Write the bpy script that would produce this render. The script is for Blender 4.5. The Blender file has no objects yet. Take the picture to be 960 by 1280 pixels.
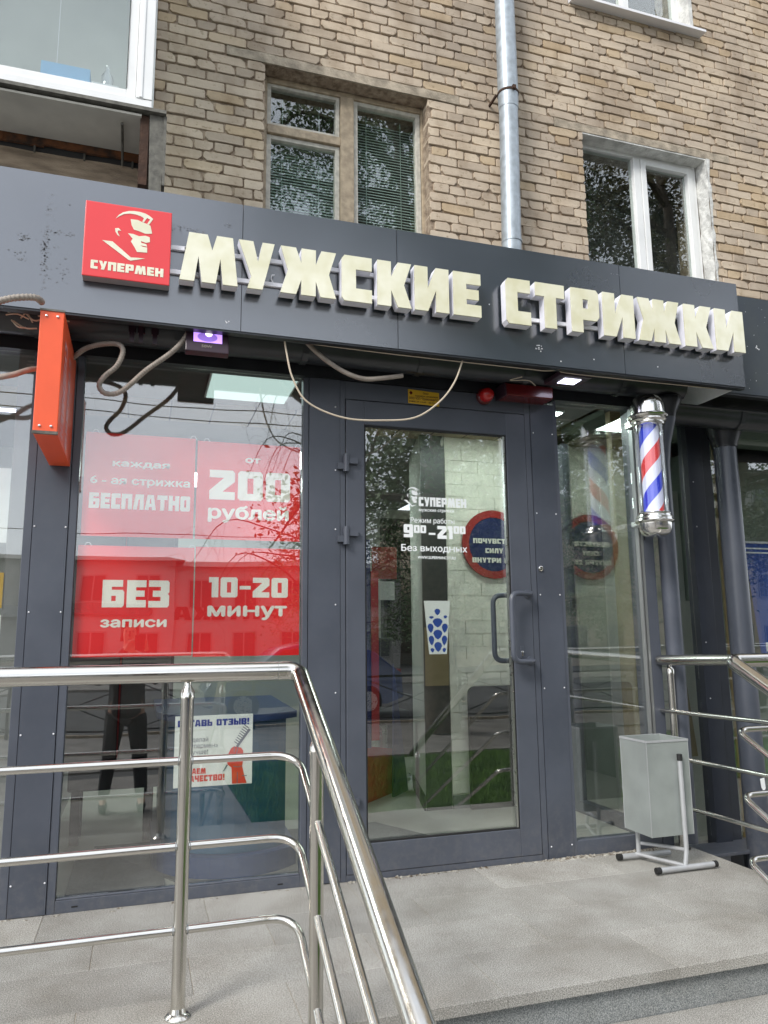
import bpy, bmesh, math, random
from mathutils import Vector, Matrix, noise
from mathutils.geometry import tessellate_polygon
random.seed(7)
SC = bpy.context.scene
COL = SC.collection
PI = math.pi

# ------------------------------------------------------------------ camera
cam = bpy.data.cameras.new('camera')
cam.sensor_fit = 'VERTICAL'; cam.sensor_height = 32.0; cam.lens = 945.0 / 1280.0 * 32.0
cam.clip_start = 0.02; cam.clip_end = 1500
camo = bpy.data.objects.new('camera', cam); COL.objects.link(camo)
YAW, PITCH, ROLL = 0.30994, 0.16487, -0.010615
_f = Vector((math.sin(YAW) * math.cos(PITCH), math.cos(YAW) * math.cos(PITCH), math.sin(PITCH)))
_r = Vector((math.cos(YAW), -math.sin(YAW), 0)); _u = _r.cross(_f)
_r2 = math.cos(ROLL) * _r + math.sin(ROLL) * _u; _u2 = -math.sin(ROLL) * _r + math.cos(ROLL) * _u
M = Matrix((_r2, _u2, -_f)).transposed().to_4x4(); M.translation = (0, -3.73, 1.15)
camo.matrix_world = M
SC.camera = camo
# ------------------------------------------------------------------ sky and sun
SUN_EL, SUN_AZ = math.radians(40), math.radians(232)     # azimuth from +Y towards +X
w = bpy.data.worlds.new('World'); SC.world = w; w.use_nodes = True
nt = w.node_tree; nt.nodes.clear()
wo = nt.nodes.new('ShaderNodeOutputWorld'); bg = nt.nodes.new('ShaderNodeBackground'); bg.inputs[1].default_value = 0.15
sky = nt.nodes.new('ShaderNodeTexSky'); sky.sky_type = 'NISHITA'; sky.sun_disc = False
sky.sun_elevation = SUN_EL; sky.sun_rotation = SUN_AZ
tc = nt.nodes.new('ShaderNodeTexCoord'); mp = nt.nodes.new('ShaderNodeMapping'); mp.inputs['Scale'].default_value = (1, 1, 2.4)
nz = nt.nodes.new('ShaderNodeTexNoise'); nz.inputs['Scale'].default_value = 2.2; nz.inputs['Detail'].default_value = 6
nt.links.new(tc.outputs['Generated'], mp.inputs[0]); nt.links.new(mp.outputs[0], nz.inputs['Vector'])
cr = nt.nodes.new('ShaderNodeValToRGB')
cr.color_ramp.elements[0].position = 0.35; cr.color_ramp.elements[0].color = (4.3, 4.6, 5.2, 1)
cr.color_ramp.elements[1].position = 0.68; cr.color_ramp.elements[1].color = (7.2, 7.4, 7.7, 1)
nt.links.new(nz.outputs['Fac'], cr.inputs[0])
mx = nt.nodes.new('ShaderNodeMixRGB'); mx.inputs[0].default_value = 0.86
nt.links.new(sky.outputs[0], mx.inputs[1]); nt.links.new(cr.outputs[0], mx.inputs[2])
nt.links.new(mx.outputs[0], bg.inputs[0]); nt.links.new(bg.outputs[0], wo.inputs[0])
sl = bpy.data.lights.new('sun', 'SUN'); sl.energy = 1.5; sl.angle = math.radians(18); sl.color = (1, 0.96, 0.9)
so = bpy.data.objects.new('sun', sl); COL.objects.link(so)
sd = Vector((math.sin(SUN_AZ) * math.cos(SUN_EL), math.cos(SUN_AZ) * math.cos(SUN_EL), math.sin(SUN_EL)))
so.rotation_euler = sd.to_track_quat('Z', 'Y').to_euler(); so.location = (0, -10, 20)
SC.view_settings.view_transform = 'Standard'; SC.view_settings.look = 'None'
SC.view_settings.exposure = 0.92; SC.view_settings.gamma = 1

# ------------------------------------------------------------------ materials
MATS = {}
def mat(name, col, rough=0.5, metal=0.0, spec=0.5, var=0.0, vscale=8.0, bump=0.0, bscale=60.0, col2=None, lo=0.35, hi=0.65,
        coat=0.0, emit=None, estr=0.0, detail=5.0, stretch=None, rvar=0.0):
    m = bpy.data.materials.new(name); m.use_nodes = True
    n = m.node_tree; b = n.nodes['Principled BSDF']
    b.inputs['Base Color'].default_value = (*col, 1); b.inputs['Roughness'].default_value = rough
    b.inputs['Metallic'].default_value = metal; b.inputs['Specular IOR Level'].default_value = spec
    if coat: b.inputs['Coat Weight'].default_value = coat; b.inputs['Coat Roughness'].default_value = 0.08
    if emit: b.inputs['Emission Color'].default_value = (*emit, 1); b.inputs['Emission Strength'].default_value = estr
    g = n.nodes.new('ShaderNodeNewGeometry'); src = g.outputs['Position']
    if stretch:
        mpn = n.nodes.new('ShaderNodeMapping'); mpn.inputs['Scale'].default_value = stretch
        n.links.new(src, mpn.inputs[0]); src = mpn.outputs[0]
    if var or col2 or rvar:
        t = n.nodes.new('ShaderNodeTexNoise'); t.inputs['Scale'].default_value = vscale; t.inputs['Detail'].default_value = detail
        n.links.new(src, t.inputs['Vector'])
        r = n.nodes.new('ShaderNodeValToRGB')
        c2 = col2 if col2 else tuple(c * (1 - var) for c in col)
        r.color_ramp.elements[0].position = lo; r.color_ramp.elements[0].color = (*c2, 1)
        r.color_ramp.elements[1].position = hi; r.color_ramp.elements[1].color = (*(tuple(min(1, c * (1 + var * .5)) for c in col)), 1)
        n.links.new(t.outputs['Fac'], r.inputs[0])
        if var or col2: n.links.new(r.outputs[0], b.inputs['Base Color'])
        if rvar:
            mr = n.nodes.new('ShaderNodeMapRange'); mr.inputs[1].default_value = .3; mr.inputs[2].default_value = .7
            mr.inputs[3].default_value = max(0, rough - rvar); mr.inputs[4].default_value = rough + rvar
            n.links.new(t.outputs['Fac'], mr.inputs[0]); n.links.new(mr.outputs[0], b.inputs['Roughness'])
    if bump:
        t2 = n.nodes.new('ShaderNodeTexNoise'); t2.inputs['Scale'].default_value = bscale; t2.inputs['Detail'].default_value = 6
        n.links.new(src, t2.inputs['Vector'])
        bp = n.nodes.new('ShaderNodeBump'); bp.inputs['Strength'].default_value = bump; bp.inputs['Distance'].default_value = 0.01
        n.links.new(t2.outputs['Fac'], bp.inputs['Height']); n.links.new(bp.outputs[0], b.inputs['Normal'])
    MATS[name] = m
    return m

def glass(name, tint=(0.93, 0.97, 0.95), boost=1.5, base=0.05, rough=0.0):
    m = bpy.data.materials.new(name); m.use_nodes = True; n = m.node_tree; n.nodes.clear()
    o = n.nodes.new('ShaderNodeOutputMaterial'); mixs = n.nodes.new('ShaderNodeMixShader')
    tr = n.nodes.new('ShaderNodeBsdfTransparent'); tr.inputs[0].default_value = (*tint, 1)
    gl = n.nodes.new('ShaderNodeBsdfGlossy'); gl.inputs['Roughness'].default_value = rough; gl.inputs[0].default_value = (1, 1, 1, 1)
    lw = n.nodes.new('ShaderNodeLayerWeight'); lw.inputs[0].default_value = 0.5
    p = n.nodes.new('ShaderNodeMath'); p.operation = 'POWER'; p.inputs[1].default_value = 5
    a = n.nodes.new('ShaderNodeMath'); a.operation = 'MULTIPLY_ADD'; a.inputs[1].default_value = 0.9; a.inputs[2].default_value = base
    c = n.nodes.new('ShaderNodeMath'); c.operation = 'MULTIPLY'; c.inputs[1].default_value = boost; c.use_clamp = True
    # faint waviness of real sheet glass
    g = n.nodes.new('ShaderNodeNewGeometry'); t = n.nodes.new('ShaderNodeTexNoise'); t.inputs['Scale'].default_value = 1.6; t.inputs['Detail'].default_value = 1
    bp = n.nodes.new('ShaderNodeBump'); bp.inputs['Strength'].default_value = 0.25; bp.inputs['Distance'].default_value = 0.006
    n.links.new(g.outputs['Position'], t.inputs['Vector']); n.links.new(t.outputs['Fac'], bp.inputs['Height']); n.links.new(bp.outputs[0], gl.inputs['Normal'])
    n.links.new(lw.outputs['Facing'], p.inputs[0]); n.links.new(p.outputs[0], a.inputs[0]); n.links.new(a.outputs[0], c.inputs[0])
    n.links.new(c.outputs[0], mixs.inputs[0]); n.links.new(tr.outputs[0], mixs.inputs[1]); n.links.new(gl.outputs[0], mixs.inputs[2])
    n.links.new(mixs.outputs[0], o.inputs[0])
    MATS[name] = m
    return m

glass('glass', tint=(.975, .99, .98), boost=2.7)
glass('upper_glass', tint=(0.92, 0.96, 0.94), boost=2.2)
glass('balcony_glass', tint=(0.85, 0.88, 0.88), boost=1.5)
glass('tube_glass', tint=(0.97, 0.98, 1.0), boost=2.0, base=0.06)
mat('anthracite', (0.068, 0.077, 0.099), 0.36, spec=0.6, var=0.12, vscale=3, bump=0.05, bscale=3, rvar=0.08)
mat('frame_metal', (0.077, 0.086, 0.108), 0.38, spec=0.55, var=0.08, vscale=5, rvar=0.06)
mat('fascia_metal', (0.020, 0.029, 0.043), 0.3, spec=0.8, var=0.15, vscale=2.2, bump=0.05, bscale=1.6, rvar=0.05, coat=1.0)
MATS['fascia_metal'].node_tree.nodes['Principled BSDF'].inputs['Coat IOR'].default_value = 2.15; MATS['fascia_metal'].node_tree.nodes['Principled BSDF'].inputs['Coat Roughness'].default_value = .2
mat('fascia_patch', (0.10, 0.105, 0.115), 0.4, spec=.9, coat=.8, var=0.5, vscale=60)
mat('gutter_grey', (.026, .029, .034), .3, spec=.6, var=.2, vscale=8)
mat('far_fascia', (0.03, 0.038, 0.048), 0.4, var=0.5, vscale=7, col2=(0.045, 0.055, 0.06))
mat('black_metal', (0.018, 0.02, 0.024), 0.35, spec=0.5, var=0.3, vscale=10)
mat('soffit_dark', (0.03, 0.03, 0.033), 0.8, var=0.5, vscale=8)
mat('soffit_pale', (0.8, 0.82, 0.82), 0.6, var=0.1)
mat('chrome', (0.82, 0.8, 0.76), 0.07, metal=1.0, rvar=0.03, vscale=12)
mat('cap_chrome', (0.80, 0.79, 0.76), 0.17, metal=1.0)
mat('steel', (0.66, 0.64, 0.59), 0.17, metal=1.0, rvar=0.07, vscale=30, stretch=(1, 1, .3))
mat('brushed', (0.6, 0.6, 0.58), 0.3, metal=1.0, rvar=0.06, vscale=30)
mat('dull_trim', (0.30, 0.31, 0.31), 0.4, metal=.6)
mat('galvanised', (0.40, 0.45, 0.49), 0.45, metal=0.35, var=0.2, vscale=18, rvar=0.1)
mat('white_pvc', (0.8, 0.81, 0.8), 0.35, var=0.06, vscale=4)
mat('old_frame_paint', (0.40, 0.32, 0.22), 0.6, var=0.25, vscale=22, bump=0.2, bscale=70)
mat('old_frame_light', (0.55, 0.53, 0.46), 0.6, var=0.2, vscale=22)
mat('mortar', (0.42, 0.335, 0.25), 0.95, col2=(0.20, 0.145, 0.10), vscale=22, bump=0.9, bscale=90)
mat('concrete', (0.40, 0.34, 0.26), 0.9, var=0.35, vscale=14, bump=0.5, bscale=60)
mat('stained_slab', (0.42, 0.33, 0.235), 0.95, col2=(0.22, 0.17, 0.12), vscale=5, bump=0.7, bscale=50, stretch=(1.0, 1, 5))
mat('dark_rust', (.06, .03, .018), .9, var=.4, vscale=20, bump=.4)
mat('rust', (0.23, 0.085, 0.03), 0.9, col2=(0.05, 0.03, 0.02), vscale=14, bump=0.4)
mat('balcony_soffit', (0.62, 0.60, 0.53), 0.7, var=0.12, vscale=5)
mat('flashing', (0.13, 0.125, 0.105), 0.7, var=0.35, vscale=25, bump=0.3)
mat('plaster', (0.66, 0.66, 0.63), 0.9, var=0.25, vscale=12, bump=0.9, bscale=40)
mat('red_panel', (0.78, 0.055, 0.06), 0.28, spec=0.5, var=0.05, vscale=3)
mat('poster_red', (0.92, 0.018, 0.02), 0.5, var=0.05, vscale=4)
mat('poster_text', (0.97, 0.95, 0.86), 0.5)
mat('orange_panel', (0.85, 0.105, 0.028), 0.38, var=0.07, vscale=5)
mat('cream_acrylic', (0.84, 0.82, 0.64), 0.07, spec=0.8, col2=(0.74, 0.715, 0.50), vscale=11, coat=0.6, bump=.05, bscale=9, detail=2)
mat('letter_side', (0.85, 0.85, 0.92), 0.4, var=0.08, vscale=20)
mat('grey_side', (0.33, 0.33, 0.35), 0.5)
mat('white_metal', (0.78, 0.78, 0.8), 0.35)
mat('white_vinyl', (0.88, 0.9, 0.9), 0.5)
mat('blue_ink', (0.02, 0.04, 0.28), 0.5)
mat('red_ink', (0.7, 0.05, 0.03), 0.5)
mat('black_ink', (0.02, 0.02, 0.03), 0.5)
mat('grey_ink', (0.16, 0.17, 0.22), 0.5)
mat('paper', (0.80, 0.82, 0.78), 0.6)
mat('sticker_yellow', (0.62, 0.37, 0.02), 0.45)
mat('sticker_ink', (0.09, 0.03, 0.01), 0.5)
mat('hose', (0.30, 0.26, 0.22), 0.6, var=0.2, vscale=20)
mat('cable', (0.55, 0.47, 0.36), 0.5)
mat('lamp_body', (0.035, 0.018, 0.028), 0.35)
mat('purple_led', (0.5, 0.3, 0.9), 0.3, emit=(0.50, 0.28, 1.0), estr=0.75)
mat('violet_dark', (.25, .15, .5), .3, emit=(.22, .12, .5), estr=.6)
mat('hot_led', (1, 1, 1), 0.3, emit=(0.9, 0.8, 1.0), estr=1.3)
mat('cold_led', (1, 1, 1), 0.3, emit=(0.78, 0.78, 1.0), estr=3.5)
mat('red_plastic', (0.42, 0.01, 0.01), 0.2, coat=0.5)
mat('dark_red_plastic', (0.10, 0.008, 0.01), 0.25, coat=0.4)
mat('bin_metal', (0.34, 0.37, 0.355), 0.34, metal=0.25, var=.12, vscale=6, rvar=.06, bump=0.05, bscale=20)
mat('bin_frame', (0.48, 0.49, 0.5), 0.4, metal=0.3, var=0.1)
mat('rubber', (0.012, 0.012, 0.012), 0.6)
mat('ceiling_panel_light', (0.3, .4, 0.38), 0.5, emit=(0.66, .86, 0.82), estr=.5)
mat('room_white', (0.52, 0.53, 0.48), 0.85, var=0.08, vscale=3)
mat('room_brick', (0.86, 0.84, 0.72), 0.8, var=0.12, vscale=9, bump=0.3, bscale=30)
mat('room_grey', (0.22, 0.22, 0.21), 0.8, var=0.1)
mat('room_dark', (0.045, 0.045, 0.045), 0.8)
mat('lobby_board', (0.05, 0.055, 0.05), 0.4)
mat('floor_tile', (0.46, 0.45, 0.40), 0.35, var=0.08, vscale=3)
mat('dark_glossy', (.012, .014, .012), .5)
mat('door_mat', (0.15, 0.15, 0.145), 0.95, var=0.15, vscale=60, bump=0.4, bscale=300)
mat('desk_blue', (0.01, 0.085, 0.17), 0.35)
mat('desk_base', (0.03, 0.06, 0.16), 0.4)
mat('navy', (0.01, 0.018, 0.10), 0.5)
mat('ring_red', (0.36, 0.02, 0.02), 0.5)
mat('banner_blue', (0.012, 0.07, 0.36), 0.5, var=0.08)
mat('nb_room', (0.22, 0.27, 0.22), 0.8, var=0.2, vscale=2)
mat('nb_post', (0.030, 0.035, 0.047), 0.35, var=0.1)
mat('ochre_wood', (0.24, 0.19, 0.09), 0.6)
mat('asphalt', (0.09, 0.09, 0.088), 0.9, var=0.25, vscale=2, bump=0.3, bscale=90)
mat('paving', (0.24, 0.225, 0.205), 0.85, var=0.25, vscale=3, bump=0.3, bscale=40)
mat('blind', (.42, .50, .47), .6)
mat('soil', (0.05, 0.06, 0.02), 0.95, var=0.4, vscale=3)
mat('grass', (0.16, 0.32, 0.045), 0.7, col2=(0.07, 0.18, 0.02), vscale=2.5)
mat('bark', (0.10, 0.08, 0.06), 0.9, var=0.4, vscale=12, bump=0.6, bscale=30)
mat('leaf', (0.15, 0.22, 0.09), 0.5, col2=(0.08, 0.13, 0.05), vscale=1.3)
mat('leaf_autumn', (0.15, 0.13, 0.04), 0.5, col2=(0.04, 0.07, 0.022), vscale=1.0)
mat('house_grey', (0.33, 0.32, 0.30), 0.9, var=0.1, vscale=1)
mat('house_sand', (0.40, 0.34, 0.26), 0.9, var=0.1, vscale=1)
mat('house_brick', (0.25, 0.15, 0.10), 0.9, var=0.1, vscale=1)
mat('window_grey', (.2, .2, .19), .6)
mat('dark_window', (0.03, 0.035, 0.04), 0.1)
mat('car_blue', (0.01, 0.045, 0.2), 0.22, coat=1.0)
mat('car_glass', (0.015, 0.018, 0.02), 0.05)
mat('skin', (0.55, 0.33, 0.24), 0.5)
mat('cloth_black', (0.016, 0.017, 0.02), 0.9)
mat('cloth_denim', (0.02, 0.03, 0.06), 0.9)
mat('hair_dark', (0.03, 0.02, 0.012), 0.7)
mat('phone', (0.02, 0.02, 0.022), 0.2)
mat('debris', (0.5, 0.48, 0.42), 0.95, col2=(0.10, 0.075, 0.05), vscale=60, bump=1.0, bscale=120)
mat('white_paint', (0.78, 0.78, 0.76), 0.6)

def dust(name, amt=.5):
    n = MATS[name].node_tree; b = n.nodes['Principled BSDF']; src = b.inputs['Base Color'].links[0].from_socket
    g = n.nodes.new('ShaderNodeNewGeometry'); sp = n.nodes.new('ShaderNodeSeparateXYZ'); n.links.new(g.outputs['Position'], sp.inputs[0])
    mr = n.nodes.new('ShaderNodeMapRange'); mr.inputs[1].default_value = .02; mr.inputs[2].default_value = .34; mr.inputs[3].default_value = 1; mr.inputs[4].default_value = .12
    n.links.new(sp.outputs[2], mr.inputs[0])
    t = n.nodes.new('ShaderNodeTexNoise'); t.inputs['Scale'].default_value = 24; t.inputs['Detail'].default_value = 8; t.inputs['Roughness'].default_value = .7; n.links.new(g.outputs['Position'], t.inputs['Vector'])
    m2 = n.nodes.new('ShaderNodeMapRange'); m2.inputs[1].default_value = .46; m2.inputs[2].default_value = .72; n.links.new(t.outputs['Fac'], m2.inputs[0])
    mu = n.nodes.new('ShaderNodeMath'); mu.operation = 'MULTIPLY'; n.links.new(mr.outputs[0], mu.inputs[0]); n.links.new(m2.outputs[0], mu.inputs[1])
    m3 = n.nodes.new('ShaderNodeMath'); m3.operation = 'MULTIPLY'; m3.inputs[1].default_value = amt; n.links.new(mu.outputs[0], m3.inputs[0])
    mx_ = n.nodes.new('ShaderNodeMixRGB'); mx_.inputs[2].default_value = (.26, .235, .20, 1); n.links.new(m3.outputs[0], mx_.inputs[0]); n.links.new(src, mx_.inputs[1]); n.links.new(mx_.outputs[0], b.inputs['Base Color'])
dust('anthracite', .2); dust('frame_metal', .2)

def granite(name, c1, c2, c3):
    m = mat(name, c2, 0.72, spec=0.35)
    n = m.node_tree; b = n.nodes['Principled BSDF']
    g = n.nodes.new('ShaderNodeNewGeometry')
    v = n.nodes.new('ShaderNodeTexNoise'); v.inputs['Scale'].default_value = 240; v.inputs['Detail'].default_value = 3; v.inputs['Roughness'].default_value = .7
    n.links.new(g.outputs['Position'], v.inputs['Vector'])
    r = n.nodes.new('ShaderNodeValToRGB'); e = r.color_ramp.elements
    e[0].position = .36; e[0].color = (*c1, 1); e[1].position = .62; e[1].color = (*c3, 1)
    x = r.color_ramp.elements.new(.5); x.color = (*c2, 1)
    n.links.new(v.outputs['Fac'], r.inputs[0])
    # broad stains
    t = n.nodes.new('ShaderNodeTexNoise'); t.inputs['Scale'].default_value = 2.6; t.inputs['Detail'].default_value = 7; t.inputs['Roughness'].default_value = .62
    n.links.new(g.outputs['Position'], t.inputs['Vector'])
    r2 = n.nodes.new('ShaderNodeValToRGB'); r2.color_ramp.elements[0].position = .32; r2.color_ramp.elements[0].color = (.72, .69, .64, 1)
    r2.color_ramp.elements[1].position = .62; r2.color_ramp.elements[1].color = (1.04, 1.03, 1.0, 1)
    n.links.new(t.outputs['Fac'], r2.inputs[0])
    oi = n.nodes.new('ShaderNodeObjectInfo'); mr = n.nodes.new('ShaderNodeMapRange'); mr.inputs[3].default_value = .9; mr.inputs[4].default_value = 1.08
    n.links.new(oi.outputs['Random'], mr.inputs[0])
    m1 = n.nodes.new('ShaderNodeMixRGB'); m1.blend_type = 'MULTIPLY'; m1.inputs[0].default_value = 1
    n.links.new(r.outputs[0], m1.inputs[1]); n.links.new(r2.outputs[0], m1.inputs[2])
    m2 = n.nodes.new('ShaderNodeVectorMath'); m2.operation = 'SCALE'
    n.links.new(m1.outputs[0], m2.inputs[0]); n.links.new(mr.outputs[0], m2.inputs['Scale'])
    n.links.new(m2.outputs[0], b.inputs['Base Color'])
    bp = n.nodes.new('ShaderNodeBump'); bp.inputs['Strength'].default_value = .18; bp.inputs['Distance'].default_value = .004
    n.links.new(v.outputs['Fac'], bp.inputs['Height']); n.links.new(bp.outputs[0], b.inputs['Normal'])
granite('granite', (0.15, 0.147, 0.14), (0.34, 0.332, 0.314), (0.55, 0.54, 0.51))
granite('granite_riser', (0.12, 0.135, 0.145), (0.25, 0.27, 0.275), (0.44, 0.45, 0.45))

def brickmat():
    m = mat('brick', (0.5, 0.42, 0.3), 0.88, spec=0.25); n = m.node_tree; b = n.nodes['Principled BSDF']
    oi = n.nodes.new('ShaderNodeObjectInfo'); at = n.nodes.new('ShaderNodeAttribute'); at.attribute_name = 'tint'
    ad = n.nodes.new('ShaderNodeMath'); ad.operation = 'ADD'; fr = n.nodes.new('ShaderNodeMath'); fr.operation = 'FRACT'
    n.links.new(oi.outputs['Random'], ad.inputs[0]); n.links.new(at.outputs['Fac'], ad.inputs[1]); n.links.new(ad.outputs[0], fr.inputs[0])
    r = n.nodes.new('ShaderNodeValToRGB'); r.color_ramp.interpolation = 'LINEAR'; e = r.color_ramp.elements
    e[0].position = 0; e[0].color = (0.42, 0.355, 0.28, 1); e[1].position = 1; e[1].color = (0.47, 0.37, 0.25, 1)
    for p, c in ((.2, (0.50, 0.425, 0.335)), (.5, (0.54, 0.46, 0.36)), (.8, (0.58, 0.50, 0.395)), (.93, (0.53, 0.43, 0.30))):
        x = e.new(p); x.color = (*c, 1)
    n.links.new(fr.outputs[0], r.inputs[0])
    g = n.nodes.new('ShaderNodeNewGeometry')
    t = n.nodes.new('ShaderNodeTexNoise'); t.inputs['Scale'].default_value = 30; t.inputs['Detail'].default_value = 7; t.inputs['Roughness'].default_value = .65
    n.links.new(g.outputs['Position'], t.inputs['Vector'])
    r2 = n.nodes.new('ShaderNodeValToRGB'); r2.color_ramp.elements[0].position = .27; r2.color_ramp.elements[0].color = (.55, .5, .44, 1)
    r2.color_ramp.elements[1].position = .42; r2.color_ramp.elements[1].color = (1, 1, 1, 1)
    n.links.new(t.outputs['Fac'], r2.inputs[0])
    t3 = n.nodes.new('ShaderNodeTexNoise'); t3.inputs['Scale'].default_value = 1.3; t3.inputs['Detail'].default_value = 4
    n.links.new(g.outputs['Position'], t3.inputs['Vector'])
    r3 = n.nodes.new('ShaderNodeValToRGB'); r3.color_ramp.elements[0].position = .33; r3.color_ramp.elements[0].color = (.82, .80, .80, 1)
    r3.color_ramp.elements[1].position = .6; r3.color_ramp.elements[1].color = (1.03, 1.0, .97, 1)
    n.links.new(t3.outputs['Fac'], r3.inputs[0])
    m1 = n.nodes.new('ShaderNodeMixRGB'); m1.blend_type = 'MULTIPLY'; m1.inputs[0].default_value = 1
    m2 = n.nodes.new('ShaderNodeMixRGB'); m2.blend_type = 'MULTIPLY'; m2.inputs[0].default_value = 1
    t4 = n.nodes.new('ShaderNodeTexNoise'); t4.inputs['Scale'].default_value = 5.5; t4.inputs['Detail'].default_value = 6; mp4 = n.nodes.new('ShaderNodeMapping'); mp4.inputs['Scale'].default_value = (1, 1, .35); n.links.new(g.outputs['Position'], mp4.inputs[0]); n.links.new(mp4.outputs[0], t4.inputs['Vector'])
    r4 = n.nodes.new('ShaderNodeValToRGB'); r4.color_ramp.elements[0].position = .34; r4.color_ramp.elements[0].color = (.80, .77, .74, 1); r4.color_ramp.elements[1].position = .5; r4.color_ramp.elements[1].color = (1, 1, 1, 1); n.links.new(t4.outputs['Fac'], r4.inputs[0])
    m4 = n.nodes.new('ShaderNodeMixRGB'); m4.blend_type = 'MULTIPLY'; m4.inputs[0].default_value = 1
    n.links.new(r.outputs[0], m1.inputs[1]); n.links.new(r2.outputs[0], m1.inputs[2])
    n.links.new(m1.outputs[0], m2.inputs[1]); n.links.new(r3.outputs[0], m2.inputs[2]); n.links.new(m2.outputs[0], m4.inputs[1]); n.links.new(r4.outputs[0], m4.inputs[2]); n.links.new(m4.outputs[0], b.inputs['Base Color'])
    bp = n.nodes.new('ShaderNodeBump'); bp.inputs['Strength'].default_value = .5; bp.inputs['Distance'].default_value = .006
    n.links.new(t.outputs['Fac'], bp.inputs['Height']); n.links.new(bp.outputs[0], b.inputs['Normal'])
brickmat()

def far_brickmat():
    m = mat('far_brick', (0.45, 0.37, 0.26), 0.9); n = m.node_tree; b = n.nodes['Principled BSDF']
    g = n.nodes.new('ShaderNodeNewGeometry'); s = n.nodes.new('ShaderNodeSeparateXYZ'); c = n.nodes.new('ShaderNodeCombineXYZ')
    n.links.new(g.outputs['Position'], s.inputs[0]); n.links.new(s.outputs[0], c.inputs[0]); n.links.new(s.outputs[2], c.inputs[1])
    t = n.nodes.new('ShaderNodeTexBrick'); t.inputs['Scale'].default_value = 1; t.inputs['Brick Width'].default_value = .26; t.inputs['Row Height'].default_value = .075
    t.inputs['Mortar Size'].default_value = .006; t.inputs['Color1'].default_value = (.45, .37, .26, 1); t.inputs['Color2'].default_value = (.38, .31, .21, 1); t.inputs['Mortar'].default_value = (.15, .11, .08, 1)
    n.links.new(c.outputs[0], t.inputs['Vector']); n.links.new(t.outputs['Color'], b.inputs['Base Color'])
far_brickmat()

def stripemat():
    m = mat('barber_stripes', (0.8, 0.8, 0.9), 0.35); n = m.node_tree; b = n.nodes['Principled BSDF']
    tcn = n.nodes.new('ShaderNodeTexCoord'); s = n.nodes.new('ShaderNodeSeparateXYZ'); n.links.new(tcn.outputs['Object'], s.inputs[0])
    a = n.nodes.new('ShaderNodeMath'); a.operation = 'ARCTAN2'; n.links.new(s.outputs[0], a.inputs[0]); n.links.new(s.outputs[1], a.inputs[1])
    d = n.nodes.new('ShaderNodeMath'); d.operation = 'MULTIPLY'; d.inputs[1].default_value = 1 / (2 * PI); n.links.new(a.outputs[0], d.inputs[0])
    z = n.nodes.new('ShaderNodeMath'); z.operation = 'MULTIPLY_ADD'; z.inputs[1].default_value = 1 / 0.37; z.inputs[2].default_value = 0.35; n.links.new(s.outputs[2], z.inputs[0])
    su = n.nodes.new('ShaderNodeMath'); su.operation = 'ADD'; n.links.new(z.outputs[0], su.inputs[0]); n.links.new(d.outputs[0], su.inputs[1])
    f = n.nodes.new('ShaderNodeMath'); f.operation = 'FRACT'; n.links.new(su.outputs[0], f.inputs[0])
    r = n.nodes.new('ShaderNodeValToRGB'); r.color_ramp.interpolation = 'CONSTANT'; e = r.color_ramp.elements
    e[0].position = 0; e[0].color = (.72, .03, .03, 1); e[1].position = .26; e[1].color = (.74, .76, .9, 1)
    x = e.new(.5); x.color = (.02, .045, .62, 1); x = e.new(.76); x.color = (.74, .76, .9, 1)
    n.links.new(f.outputs[0], r.inputs[0]); n.links.new(r.outputs[0], b.inputs['Base Color'])
stripemat()

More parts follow.
